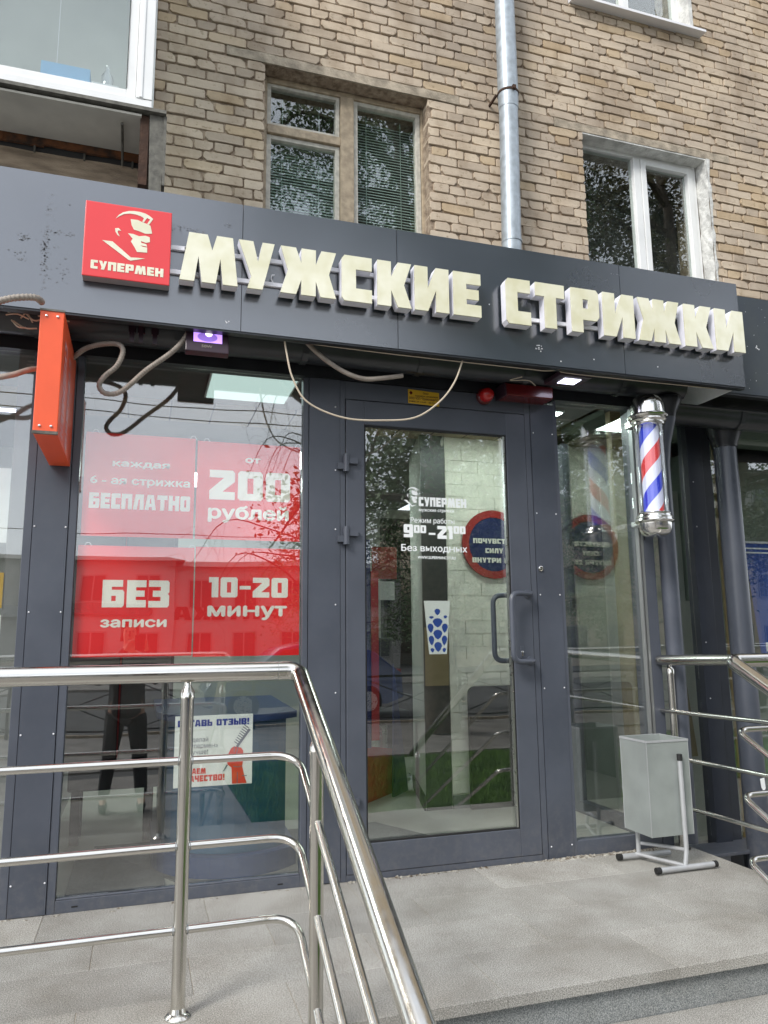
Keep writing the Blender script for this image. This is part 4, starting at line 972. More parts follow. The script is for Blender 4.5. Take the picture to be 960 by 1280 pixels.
# ------------------------------------------------------------------ things on the front
ob = thing('projecting_sign', 'narrow orange red light box projecting from the pillar, with white lettering on its side', 'sign', (-.385, -.33, 1.95))
obj('housing', MB().box(-.432, -.342, -.60, -.012, 1.952, 2.462), 'orange_panel', ob, bevel=.003)
obj('edge_cap', MB().box(-.434, -.340, -.604, -.590, 1.9505, 1.962), 'flashing', ob); obj('edge_cap', MB().box(-.434, -.340, -.604, -.590, 2.458, 2.466), 'flashing', ob)
t = MB()
for x, z in ((-.408, 1.982), (-.366, 1.982), (-.408, 2.437), (-.366, 2.437)): t.lathe([(.006, 0), (.005, -.003), (.002, -.004)], (x, -.601, z), 10, axis='Y')
obj('rivets', t, 'chrome', ob, smooth=True)
t2 = MB(); block(t2, 'СУПЕРМЕН', .05, .45, .0, .10, 0)
t3 = MB(); t3.add([(-.3405, -.56 + z * 1.0 + .04, 2.42 - x) for x, y, z in t2.v], t2.f)
t4 = MB(); block(t4, 'СТРИЖКИ', .05, .45, .0, .08, 0); t5 = MB(); t5.add([(-.3405, -.33 + z, 2.42 - x) for x, y, z in t4.v], t4.f)
MATS['faint'] = mat('faint_print', (.75, .30, .30), .4)
obj('lettering', t3, 'faint', ob); obj('lettering', t5, 'faint', ob)
YP = .034
def poster(x0, x1, z0, z1, label, fn, drop=0):
    p = thing('poster', label, 'poster', ((x0 + x1) / 2, YP, z0), 'red posters hung inside the window')
    obj('sheet', MB().box(x0, x1, YP + .0022, YP + .005, z0, z1), 'poster_red', p)
    t = MB(); fn(t, x0, x1 - x0, z0, z1 - z0); obj('lettering', t, 'poster_text', p)
    t = MB()
    for x in (x0 + .04, x1 - .015): t.tube([(x - .012, YP + .004, z1 - .004), (x - .004, YP, z1 + .012), (x + .01, YP, z1 + .012), (x + .02, YP + .004, z1 - .004)], .0018, 6)
    obj('hook', t, 'white_metal', p)
    return p
yt = YP + .0012
def f1(t, x, w_, z, h): sans(t, 'каждая', x + .25 * w_, x + .76 * w_, z + .68 * h, .030, yt, .05); sans(t, '6 - ая стрижка', x + .06 * w_, x + .955 * w_, z + .505 * h, .036, yt, .045); block(t, 'БЕСПЛАТНО', x + .055 * w_, x + .965 * w_, z + .265 * h, .075, yt)
def f2(t, x, w_, z, h): sans(t, 'от', x + .46 * w_, x + .60 * w_, z + .80 * h, .030, yt, .05); block(t, '200', x + .12 * w_, x + .90 * w_, z + .405 * h, .150, yt); sans(t, 'рублей', x + .12 * w_, x + .88 * w_, z + .215 * h, .062, yt, .045)
def f3(t, x, w_, z, h): block(t, 'БЕЗ', x + .22 * w_, x + .79 * w_, z + .44 * h, .128, yt); sans(t, 'записи', x + .22 * w_, x + .77 * w_, z + .265 * h, .042, yt, .045)
def f4(t, x, w_, z, h): block(t, '10–20', x + .13 * w_, x + .885 * w_, z + .535 * h, .098, yt); sans(t, 'минут', x + .13 * w_, x + .87 * w_, z + .365 * h, .060, yt, .045)
poster(-.284, .226, 1.636, 2.138, 'red poster offering every sixth haircut free, upper left in the window', f1)
poster(.236, .754, 1.636, 2.130, 'red poster reading от 200 рублей, upper right in the window', f2)
poster(-.292, .236, 1.076, 1.592, 'red poster reading БЕЗ записи, lower left in the window', f3)
poster(.242, .755, 1.070, 1.598, 'red poster reading 10–20 минут, lower right in the window', f4)
# review poster
rp = thing('poster', 'white poster asking for reviews, with a red fist holding a comb', 'poster', (.36, YP, .475))
obj('sheet', B(.172, .533, YP + .002, YP + .004, .476, .797), 'paper', rp)
t = MB(); block(t, 'ОСТАВЬ ОТЗЫВ!', .184, .516, .748, .030, yt); obj('lettering', t, 'blue_ink', rp)
t = MB(); sans(t, 'сделай', .238, .325, .678, .020, yt, 0); sans(t, '«Супермен»', .214, .371, .650, .020, yt, 0); sans(t, 'лучше!', .238, .325, .622, .020, yt, 0); obj('lettering', t, 'grey_ink', rp)
t = MB(); block(t, 'ДАЕМ', .232, .318, .533, .026, yt); block(t, 'КАЧЕСТВО!', .222, .405, .499, .028, yt); obj('lettering', t, 'red_ink', rp)
def pt(px, py): return (.238 + (px - 165) / 690 * .295, .797 - (py - 130) / 760 * .32)
t = MB(); t.poly([[pt(*q) for q in [(638, 885), (628, 710), (590, 680), (575, 640), (590, 560), (620, 500), (650, 482), (690, 490), (730, 500), (752, 530), (760, 600), (745, 700), (770, 800), (798, 885)]]], yt); obj('printed_fist', t, 'red_ink', rp)
t = MB()
for k in range(9):
    u = k / 8; bx, by = 700 + (805 - 700) * u, 470 + (290 - 470) * u
    t.poly([[pt(bx, by), pt(bx - 50, by - 38), pt(bx - 44, by - 46), pt(bx + 8, by - 8)]], yt - .0004)
t.poly([[pt(690, 500), pt(672, 480), pt(810, 290), pt(832, 308)]], yt - .0006)
t.poly([[pt(535, 745), pt(575, 672), pt(590, 680), pt(548, 742)]], yt - .0006)
t.poly([[pt(745, 808), pt(745, 800), pt(800, 800), pt(800, 808)]], yt - .0006)
t.poly([[pt(655, 480), pt(650, 545), pt(658, 545), pt(663, 480)]], yt - .0008).poly([[pt(690, 500), pt(676, 560), pt(684, 562), pt(698, 502)]], yt - .0008).poly([[pt(690, 760), pt(690, 880), pt(697, 880), pt(697, 760)]], yt - .0008)
t.poly([[pt(650, 700), pt(700, 712), pt(742, 700), pt(742, 693), pt(700, 704), pt(650, 692)]], yt - .0008)
obj('printed_comb', t, 'grey_ink', rp)
# yellow sticker above the door
ys = thing('security_sticker', 'small yellow security company sticker above the door', 'sticker', (1.44, -.0015, 2.43))
obj('sheet', MB().add([(1.338, -.0035, 2.408), (1.520, -.0035, 2.402), (1.520, -.0035, 2.480), (1.338, -.0035, 2.487)], [(0, 1, 2, 3)]), 'sticker_yellow', ys)
t = MB(); sans(t, 'Объект', 1.425, 1.458, 2.464, .010, -.0042, .01); sans(t, 'охраняется, сигнализация', 1.378, 1.512, 2.4485, .009, -.0042, .01); sans(t, 'ООО ЧОП "Правозащита"', 1.344, 1.514, 2.431, .013, -.0042, .02); sans(t, '8-800 29 14-60   43-96-67', 1.344, 1.514, 2.415, .008, -.0042, .01)
obj('lettering', t, 'sticker_ink', ys)
t = MB(); t.poly([[(1.345, 2.467), (1.355, 2.455), (1.365, 2.467), (1.355, 2.480)]], -.0042); obj('emblem', t, 'dark_red_plastic', ys)
# floodlights
fl = thing('floodlight', 'black LED floodlight glowing violet, marked 50W, under the fascia above the posters', 'floodlight', (.24, -.34, 2.44))
def tilt(mb, c, ax):
    R_ = Matrix.Rotation(ax, 3, 'X'); C_ = Vector(c); mb.v = [tuple(C_ + R_ @ (Vector(v) - C_)) for v in mb.v]; return mb
cfl = (.240, -.34, 2.50); AN = math.radians(-14)
obj('housing', tilt(MB().box(.143, .337, -.355, -.315, 2.437, 2.580), cfl, AN), 'lamp_body', fl, bevel=.004)
o = obj('reflector', tilt(MB().box(.178, .306, -.3575, -.3555, 2.487, 2.548), cfl, AN), 'purple_led', fl)
obj('reflector_bowl', tilt(MB().poly([[(.240 + .045 * math.cos(a), 2.515 + .026 * math.sin(a)) for a in [2 * PI * k / 20 for k in range(20)]]], -.3585), cfl, AN), 'violet_dark', fl)
obj('led_chip', tilt(MB().lathe([(.016, 0), (.013, -.003), (.004, -.004)], (.246, -.359, 2.533), 16, axis='Y'), cfl, AN), 'hot_led', fl)
t = MB(); sans(t, '50W', .214, .262, 2.458, .014, -.3565, .01); obj('lettering', tilt(t, cfl, AN), 'hose', fl)
obj('bracket', MB().box(.146, .153, -.34, -.30, 2.50, 2.70).box(.327, .334, -.34, -.30, 2.50, 2.70), 'lamp_body', fl)
f2_ = thing('floodlight', 'slim black LED floodlight lit white under the soffit right of the alarm', 'floodlight', (2.19, -.25, 2.52))
obj('housing', MB().box(2.08, 2.28, -.34, -.17, 2.526, 2.552), 'lamp_body', f2_, bevel=.004); obj('diffuser', MB().box(2.135, 2.235, -.30, -.22, 2.5235, 2.5255), 'cold_led', f2_)
obj('bracket', MB().box(2.17, 2.18, -.26, -.25, 2.552, 2.70), 'lamp_body', f2_)
al = thing('alarm_beacon', 'round red alarm beacon above the top right corner of the door', 'alarm', (1.80, -.05, 2.44))
obj('base', MB().lathe([(.046, 0), (.046, -.02), (.04, -.024)], (1.785, -.013, 2.478), 24, axis='Y'), 'dark_red_plastic', al, smooth=True)
obj('dome', MB().lathe([(.038, -.024), (.038, -.055), (.032, -.07), (.018, -.08), (.004, -.083)], (1.785, -.013, 2.478), 24, axis='Y'), 'red_plastic', al, smooth=True)
sb = thing('display_board', 'long dark red display box beside the red alarm beacon', 'display box', (2.02, -.08, 2.46))
obj('housing', MB().box(1.868, 2.160, -.13, -.013, 2.462, 2.532), 'dark_red_plastic', sb, bevel=.006); obj('end_cap', B(1.859, 1.8675, -.132, -.012, 2.460, 2.534), 'lamp_body', sb)

t = MB(); random.seed(17)
for cx, n_, w_ in ((2.085, 9, .012), (2.30, 14, .05), (1.00, 5, .02), (1.35, 6, .12), (2.2, 8, .05)):
    for i in range(n_):
        x = cx + random.uniform(-w_, w_); y = -.016 - random.uniform(0, .014); r_ = random.uniform(.003, .009)
        t.lathe([(r_, 0), (r_ * random.uniform(.7, 1), r_ * .5), (r_ * .4, r_ * random.uniform(.8, 1.4))], (x, y, .0006), 6)
obj('foam_crumbs', t, 'debris', kind='stuff')
tg = obj('paper_tag', MB().add([(3.545, .066, .30), (3.575, .064, .305), (3.578, .063, .245), (3.562, .062, .225), (3.548, .064, .25)], [(0, 4, 3, 2, 1)]).add([(3.545, .067, .30), (3.575, .065, .305), (3.578, .064, .245), (3.562, .063, .225), (3.548, .065, .25)], [(0, 1, 2, 3, 4)]), 'white_vinyl', label='torn white paper tag stuck on the thick dark downpipe at right', cat='tag')
# hanging cable and corrugated conduits
def smoothpath(pts, n=8):
    P = [Vector(p) for p in pts]; P = [P[0] * 2 - P[1]] + P + [P[-1] * 2 - P[-2]]; out = []
    for i in range(1, len(P) - 2):
        for j in range(n):
            t = j / n; a, b_, c, d = P[i - 1], P[i], P[i + 1], P[i + 2]
            out.append(.5 * ((2 * b_) + (-a + c) * t + (2 * a - 5 * b_ + 4 * c - d) * t * t + (-a + 3 * b_ - 3 * c + d) * t ** 3))
    out.append(P[-2]); return out
def thingmesh(name, mb, m, label, cat, **k): return obj(name, mb, m, label=label, cat=cat, **k)
thingmesh('hanging_cable', MB().tube(smoothpath([(0.592, -.36, 2.559), (0.606, -.36, 2.475), (0.636, -.36, 2.358), (0.709, -.36, 2.247), (0.884, -.36, 2.186), (1.084, -.36, 2.189), (1.249, -.36, 2.218), (1.378, -.36, 2.310), (1.462, -.36, 2.422), (1.515, -.36, 2.559)]), .0045, 8), 'cable', 'thin beige cable sagging in a loop in front of the door top', 'cable', smooth=True)
thingmesh('hanging_cable', MB().tube(smoothpath([(0.636, -.36, 2.540), (1.166, -.36, 2.531), (1.854, -.36, 2.530), (1.971, -.36, 2.530), (2.066, -.36, 2.540), (2.172, -.36, 2.530), (3.073, -.36, 2.533)], 6), .0028, 6), 'cable', 'thin pale wire running along the underside of the fascia', 'cable', smooth=True)
thingmesh('hanging_cable', MB().tube(smoothpath([(1.887, -0.280, 2.515), (1.836, -0.240, 2.505), (1.938, -0.250, 2.510), (2.009, -0.200, 2.505)], 6), .0025, 6), 'cable', 'short kinked wire hanging beside the red alarm beacon', 'cable', smooth=True)
def conduit(pts, r, label, ribbed=True, m='hose'):
    p = smoothpath(pts, 10)
    if ribbed:
        q = []; acc = 0; out = [p[0]]
        for a, b_ in zip(p, p[1:]):
            L = (b_ - a).length; n = max(1, int(L / .0035))
            for j in range(1, n + 1): out.append(a + (b_ - a) * j / n)
        p = out; rr = [r * (1 if (i // 1) % 2 else .86) for i in range(len(p))]
        rr = [r * (.9 + .1 * math.cos(i * PI * .66)) for i in range(len(p))]
    else: rr = r
    return thingmesh('conduit', MB().tube(p, rr, 12), m, label, 'conduit', smooth=True)
conduit([(-.80, -.56, 2.30), (-.70, -.58, 2.36), (-.63, -.62, 2.43), (-.545, -.64, 2.472), (-.455, -.63, 2.495), (-.43, -.58, 2.50)], .0145, 'ribbed grey conduit arching to the top of the orange sign')
conduit([(-.36, -.12, 2.43), (-.28, -.2, 2.47), (-.17, -.27, 2.475), (-.125, -.30, 2.44), (-.145, -.31, 2.36), (-.195, -.32, 2.30), (-.215, -.32, 2.255), (-.185, -.32, 2.222), (-.12, -.32, 2.24), (-.02, -.34, 2.34), (.08, -.34, 2.43), (.135, -.34, 2.50), (.16, -.33, 2.56)], .0125, 'looped grey conduit hanging between the orange sign and the violet floodlight')
conduit([(-.85, -.28, 2.27), (-.66, -.28, 2.265), (-.575, -.29, 2.278), (-.50, -.24, 2.33), (-.44, -.12, 2.38), (-.42, -.05, 2.44)], .0125, 'grey conduit bending behind the orange sign at the left edge', ribbed=False)
conduit([(.69, -.30, 2.60), (.728, -.30, 2.555), (.80, -.30, 2.495), (.90, -.30, 2.438), (1.00, -.30, 2.412), (1.10, -.30, 2.425), (1.21, -.28, 2.455)], .0115, 'grey conduit drooping under the fascia left of the yellow sticker', ribbed=False)
# clutter of cables and clamps under the soffit on the left
t = MB(); random.seed(8)
for i in range(9):
    a = Vector((random.uniform(-.62, -.46), random.uniform(-.34, -.26), random.uniform(2.53, 2.58))); b_ = a + Vector((random.uniform(.04, .12), 0, random.uniform(-.03, .03)))
    t.tube(smoothpath([a, (a + b_) / 2 + Vector((0, -.01, random.uniform(-.035, .03))), b_], 5), .0035, 6)
obj('wiring', t, 'cable', label='tangle of thin wires tucked under the fascia beside the orange sign', cat='wiring', kind='stuff')
t = MB()
for x in (-.10, -.06, .0): t.box(x, x + .02, -.28, -.26, 2.49, 2.62).box(x - .006, x + .026, -.265, -.245, 2.54, 2.57)
obj('mounting_clamp', t, 'lamp_body', label='black mounting clamps under the fascia left of the violet floodlight', cat='clamp')

# barber pole
bp_ = thing('barber_pole', 'chrome capped barber pole with spiralling red, white and blue stripes', 'barber pole', (2.702, -.23, 1.685))
c0 = (2.702, -.23, 1.15 * (1 - .9915)); KP = .9915
LP = lambda pr: [(r_ * 1.09, z_ * KP) for r_, z_ in pr]
cyl = MB().lathe(LP([(.050, 1.80), (.050, 2.36)]), c0, 48); 
o = obj('striped_cylinder', cyl, 'barber_stripes', bp_, smooth=True)
obj('glass_tube', MB().lathe(LP([(.073, 1.80), (.073, 2.35)]), c0, 40), 'tube_glass', bp_, smooth=True)
obj('top_cap', MB().lathe(LP([(.070, 2.325), (.080, 2.330), (.082, 2.338), (.076, 2.342), (.086, 2.348), (.094, 2.356), (.090, 2.366), (.084, 2.369), (.096, 2.374), (.100, 2.382), (.096, 2.390), (.086, 2.394), (.085, 2.43), (.084, 2.450), (.079, 2.472), (.069, 2.490), (.052, 2.504), (.028, 2.512), (.004, 2.515)]), c0, 48), 'cap_chrome', bp_, smooth=True)
obj('bottom_cap', MB().lathe(LP([(.004, 1.687), (.03, 1.690), (.055, 1.698), (.072, 1.712), (.080, 1.732), (.082, 1.765), (.092, 1.770), (.098, 1.778), (.094, 1.788), (.084, 1.792), (.090, 1.800), (.086, 1.810), (.078, 1.814), (.080, 1.822), (.070, 1.828)]), c0, 48), 'cap_chrome', bp_, smooth=True)
obj('bracket', MB().box(2.71, 2.80, -.155, -.003, 2.36, 2.40).box(2.71, 2.80, -.155, -.003, 1.77, 1.80), 'brushed', bp_, bevel=.003)
obj('power_lead', MB().tube(smoothpath([(2.712, -.19, 1.86), (2.70, -.14, 1.83), (2.75, -.08, 1.80), (2.79, -.01, 1.70)], 6), .003, 6), 'rubber', bp_)

# ------------------------------------------------------------------ litter bin
lb = thing('litter_bin', 'square grey metal litter bin on a tubular stand beside the door', 'litter bin', (2.56, -.29, 0))
X0, X1, Y0, Y1, Z0_, Z1_ = 2.437, 2.685, -.385, -.165, .165, .625
bb = MB()
def sidebox(mb, a, t_=.002):
    x0, x1, y0, y1, z0, z1 = a
    mb.box(x0, x1, y0, y0 + t_, z0, z1).box(x0, x1, y1 - t_, y1, z0, z1).box(x0, x0 + t_, y0 + t_, y1 - t_, z0, z1).box(x1 - t_, x1, y0 + t_, y1 - t_, z0, z1).box(x0 + t_, x1 - t_, y0 + t_, y1 - t_, z0, z0 + .003)
sidebox(bb, (X0, X1, Y0, Y1, Z0_, Z1_)); obj('body', bb, 'bin_metal', lb, bevel=.0012)
t = MB()
for xx in (X0 - .0015, X1 - .001):
    for yy in (Y0 - .0015, Y1 - .001): t.box(xx, xx + .0025, yy, yy + .0025, Z0_, Z1_)  # paler corner seam strips, bright edge highlights built into the shape
t.box(X0 - .003, X1 + .003, Y0 - .003, Y0 - .0002, Z1_ - .010, Z1_ + .001).box(X0 - .003, X0 - .0002, Y0, Y1, Z1_ - .010, Z1_ + .001).box(X1 + .0002, X1 + .003, Y0, Y1, Z1_ - .010, Z1_ + .001).box(X0 - .003, X1 + .003, Y1 + .0002, Y1 + .003, Z1_ - .010, Z1_ + .001)
obj('rim', t, 'bin_frame', lb)
obj('liner', MB().box(X0 + .01, X1 - .01, Y0 + .01, Y1 - .01, Z0_ + .01, Z0_ + .32), 'rubber', lb)
fr = MB(); fr.tube([(2.435, -.415, .022), (2.775, -.412, .022)], .0135, 14).tube([(2.40, -.15, .022), (2.70, -.165, .022)], .0135, 14)
fr.tube(MB().fillet([(2.615, -.405, .545), (2.615, -.408, .10), (2.60, -.41, .03)], .05, 5), .0115, 12)
fr.tube([(2.52, -.15, .025), (2.52, -.150, .545)], .0115, 12)
fr.tube([(2.50, -.155, .03), (2.60, -.41, .03)], .009, 10).tube(MB().fillet([(2.53, -.155, .08), (2.60, -.30, .09), (2.615, -.40, .10)], .05, 4), .009, 10)
obj('stand', fr, 'bin_frame', lb, smooth=True)
for a, b_, r_ in (((2.425, -.415, .022), (2.45, -.415, .022), .0155), ((2.765, -.412, .022), (2.785, -.412, .022), .0155), ((2.39, -.1495, .022), (2.415, -.1505, .022), .0155), ((2.615, -.405, .525), (2.615, -.405, .556), .0135)):
    obj('end_cap', MB().tube([a, b_], r_, 14), 'rubber', lb, smooth=True)

# ------------------------------------------------------------------ stainless handrails
HR = thing('handrail', 'stainless steel handrail on the left, turning down beside the steps', 'handrail', (-.2, -1.1, 0))
YL, XL = -1.095, .528; sl_ = .52
def run(z, xa, y_end, rad, r, n=16, m=None, xt=XL):
    m = MB(); pts = m.fillet([(xa, YL, z), (xt, YL, z), (xt, y_end, z - sl_ * (YL - y_end))], rad, 9); m.tube(pts, r, n); return m
obj('top_rail', run(1.042, -3.2, -2.85, .045, .0305, 28), 'steel', HR, smooth=True)
for z in (.763, .50, .251): obj('lower_rail', run(z, -3.2, -2.85, .10, .0128, 16), 'steel', HR, smooth=True)
def post(x, y, zt, zb, par, r=.0215):
    m = MB(); m.lathe([(r + .0015, zt - .055), (r + .0015, zt - .035), (r, zt - .033), (r * .8, zt - .022), (.012, zt - .012), (.012, zt)], (x, y, 0), 24); m.tube([(x, y, zb), (x, y, zt - .05)], r, 24)
    m.lathe([(.04, 0), (.04, .004), (.033, .012), (r + .004, .016), (r, .03)], (x, y, zb), 24); obj('post', m, 'steel', par, smooth=True)
post(.157, YL, 1.014, 0, HR); post(-1.15, YL, 1.014, 0, HR); post(-2.5, YL, 1.014, 0, HR)
post(XL, -1.385, 1.042 - sl_ * .29 - .03, -.15, HR); post(XL, -2.72, 1.042 - sl_ * 1.625 - .025, G0, HR)
t = MB()
for x_ in (.157, -1.15):
    for z in (.763, .50, .251):
        for s_ in (-1, 1): t.tube([(x_ + s_ * .0205, YL, z), (x_ + s_ * .0245, YL, z)], .0145, 14)
t.tube([(XL - .075, YL, 1.042), (XL - .0735, YL, 1.042)], .0310, 28); obj('weld_seams', t, 'dull_trim', HR, smooth=True)
HB = thing('handrail', 'stainless steel stair handrail at the right edge with three curved lower rails', 'handrail', (2.9, -1.1, 0))
XR = 2.362
def runr(z, rad, r, n=16, y_end=-2.85):
    m = MB(); pts = m.fillet([(6.5, YL, z), (XR, YL, z), (XR, y_end, z - sl_ * (YL - y_end))], rad, 9); m.tube(pts, r, n); return m
obj('top_rail', runr(1.040, .035, .029, 28), 'steel', HB, smooth=True)
for z in (.760, .502, .255): obj('lower_rail', runr(z, .055, .0122, 16), 'steel', HB, smooth=True)
post(2.95, YL, 1.014, 0, HB); post(XR, -2.72, 1.04 - sl_ * 1.625 - .025, G0, HB)
HC = thing('handrail', 'short stainless steel rail running from the shopfront corner behind the bin', 'handrail', (2.84, -.5, 0))
XC = 2.832
obj('top_rail', MB().tube([(XC, -.015, 1.008), (XC, -1.065, 1.036)], .0285, 28), 'steel', HC, smooth=True)
for z in (.728, .482, .232): obj('lower_rail', MB().tube([(XC, .0, z), (XC, -1.095, z + .015)], .0118, 14), 'steel', HC, smooth=True)
m = MB(); m.tube([(2.858, -.07, .01), (2.858, -.07, .955)], .0195, 22).lathe([(.021, .93), (.021, .955), (.017, .965), (.010, .972), (.010, .985)], (2.858, -.07, 0), 22).lathe([(.042, 0), (.042, .004), (.02, .014)], (2.858, -.07, 0.001), 22)
obj('post', m, 'steel', HC, smooth=True)

# ================================================================== INSIDE THE SHOP
obj('interior_floor', MB().box(-4, 2.80, .062, 4.5, -.03, .004), 'floor_tile', kind='structure')
obj('interior_ceiling', MB().box(-4, 2.80, .082, 4.5, 2.62, 2.66), 'room_grey', kind='structure')
obj('interior_wall', MB().box(-.62, 3.0, 4.5, 4.6, 0, 2.62), 'room_white', kind='structure')
obj('interior_wall_left', MB().box(-.60, -.45, .065, 4.5, 0, 2.62), 'room_grey', kind='structure')
obj('interior_wall_back_left', MB().box(-4, -.62, 2.5, 2.6, 0, 2.62), 'room_white', kind='structure')
def prism_(mb, pts, z0, z1):
    n = len(pts); return mb.add([(x, y, z0) for x, y in pts] + [(x, y, z1) for x, y in pts], [tuple(reversed(range(n))), tuple(range(n, 2 * n))] + [(i, (i + 1) % n, n + (i + 1) % n, n + i) for i in range(n)])
# white painted brick wall of the entrance lobby
bw = thing('lobby_wall', 'white painted brick wall seen through the door glass', 'wall', (2.1, 1.25, 0))
obj('core', MB().box(2.062, 2.79, 1.262, 1.40, .0, 2.62), 'room_brick', bw)
wbm = {}
random.seed(31)
for r in range(27):
    z = .10 + r * .0895; x = 2.064 + (0 if r % 2 else -.13)
    while x < 2.78:
        a, b_ = max(x + .002, 2.064), min(x + .258, 2.785)
        if b_ - a > .03 and z < 2.5:
            L = round(b_ - a, 3)
            if L not in wbm:
                me = bpy.data.meshes.new('brick'); q = MB().box(-L / 2, L / 2, 0, .012, 0, .0865); me.from_pydata(q.v, [], q.f); me.materials.append(MATS['room_brick']); wbm[L] = me
            o = bpy.data.objects.new('brick', wbm[L]); o.location = Vector(((a + b_) / 2, 1.2535 + random.uniform(-.0025, .002), z)) - ORG[bw.name]; link(o, bw)
        x += .26
obj('skirting', MB().box(2.062, 2.79, 1.240, 1.2475, .004, .09), 'room_grey', bw)
obj('dark_board', MB().box(1.875, 2.06, 1.25, 1.262, .0, 2.62), 'lobby_board', bw)
obj('wooden_board', MB().box(1.88, 2.055, 1.244, 1.249, .82, 1.22), 'ochre_wood', bw)
obj('side_wall', prism_(MB(), [(1.873, 1.263), (2.06, 1.263), (2.3, 2.04), (2.07, 2.04)], 0, 2.62), 'room_white', bw)
obj('skirting', prism_(MB(), [(1.862, 1.263), (1.872, 1.263), (2.068, 2.04), (2.058, 2.04)], .004, .10), 'lobby_board', bw)
obj('door_mat', MB().add([(.3, .07, .006), (1.93, .07, .006), (1.45, 1.05, .006), (-.2, 1.05, .006), (.3, .07, .012), (1.93, .07, .012), (1.45, 1.05, .012), (-.2, 1.05, .012)], [(4, 5, 6, 7), (0, 1, 5, 4), (1, 2, 6, 5), (2, 3, 7, 6), (3, 0, 4, 7)]), 'door_mat', label='grey entrance mat on the floor just inside the door', cat='mat')
obj('door_mat', B(-.28, .16, .07, .92, .0045, .011), 'door_mat', label='dark grey mat on the floor behind the left shop window', cat='mat')
# ceiling lights; the lobby one is unseen, added to brighten the brick wall
for i, (x0, x1, y0, y1, lb_) in enumerate(((.325, .80, .16, .80, 'square ceiling light panel above the window posters'), (1.9, 2.6, .50, .80, 'unseen fill light panel added to brighten the white brick lobby wall'), (1.0, 1.5, 2.0, 2.6, 'square ceiling light panel deep inside behind the door'),  (.0, .5, 3.0, 3.6, 'square ceiling light panel at the back left of the salon'))):
    if i: MATS['ceiling_panel_light'] = MATS.get('bright_panel') or mat('bright_panel', (.8, 1, .95), .5, emit=(.85, 1.0, .95), estr=9.0)  # panels out of view, emission raised to brighten the interior
    c = thing('ceiling_light', lb_, 'ceiling light', ((x0 + x1) / 2, (y0 + y1) / 2, 2.6)); obj('frame', MB().box(x0 - .012, x1 + .012, y0 - .012, y1 + .012, 2.604, 2.618), 'white_pvc', c); obj('diffuser', B(x0, x1, y0, y1, 2.600, 2.6035), 'ceiling_panel_light', c)
n_ = 8; pts_ = [(2.168, .005), (2.79, .005), (2.79, .812)] + [(2.168 + .05 - .05 * math.sin(PI / 2 * k / n_), .812 - .05 + .05 * math.cos(PI / 2 * k / n_)) for k in range(n_ + 1)]
obj('notice_board', MB().poly([pts_], 1.17, 1.20), 'dark_glossy', label='low black board with a rounded corner standing inside against the white brick wall', cat='board')
# round sign on the lobby wall
def disc(cx, cz, r0, r1, n=40):
    return [[(cx + r1 * math.cos(2 * PI * k / n), cz + r1 * math.sin(2 * PI * k / n)) for k in range(n)]] + ([[(cx + r0 * math.cos(2 * PI * k / n), cz + r0 * math.sin(2 * PI * k / n)) for k in range(n)]] if r0 else [])
rs_ = thing('round_sign', 'round blue sign with a red ring and white slogan inside the door', 'sign', (2.44, 1.235, 1.56))
cx_, cz_, rr_ = 2.425, 1.812, .250
obj('disc', MB().poly(disc(cx_, cz_, 0, rr_ * .80), 1.232, 1.24), 'navy', rs_); obj('ring', MB().poly(disc(cx_, cz_, rr_ * .79, rr_), 1.228, 1.24), 'ring_red', rs_)
t = MB(); block(t, 'ПОЧУВСТВУ', cx_ - .165, cx_ + .17, cz_ + .005, .036, 1.2275); block(t, 'СИЛУ', cx_ - .07, cx_ + .07, cz_ - .065, .036, 1.2275); block(t, 'ВНУТРИ СЕБ', cx_ - .175, cx_ + .18, cz_ - .135, .036, 1.2275); obj('lettering', t, 'room_brick', rs_)
# decorated vase-shaped panel standing/hanging in the lobby
vp = thing('vase_picture', 'tapered white plaque with blue scale pattern behind the door glass', 'decoration', (1.50, .06, 1.06))
vx = lambda u, v: (1.432 + .148 * u + (.5 - u) * .05 * (1 - v), 1.062 + .280 * v)
obj('plaque', MB().poly([[vx(0, 0), vx(1, 0), vx(1, 1), vx(0, 1)]], .058, .064), 'paper', vp)
t = MB()
def scale_(cu, cv, rx, rz):
    p = [vx(cu + rx * math.sin(a) * .5, cv + rz * math.cos(a) * .42) for a in [PI * k / 8 - PI / 2 for k in range(9)]] + [vx(cu + rx * .3, cv - rz * .4), vx(cu, cv - rz * .62), vx(cu - rx * .3, cv - rz * .4)]
    t.poly([p[::-1]], .0572)
for cu, cv, rx, rz in ((.5, .80, .24, .12), (.5, .60, .44, .17), (.17, .50, .28, .17), (.83, .50, .28, .17), (.5, .38, .44, .18), (.17, .27, .28, .18), (.83, .27, .28, .18), (.5, .15, .42, .18), (.18, .08, .22, .08), (.84, .08, .2, .08), (.24, .69, .2, .05), (.84, .70, .16, .06)): scale_(cu, cv, rx, rz)
obj('printed_scales', t, 'banner_blue', vp)
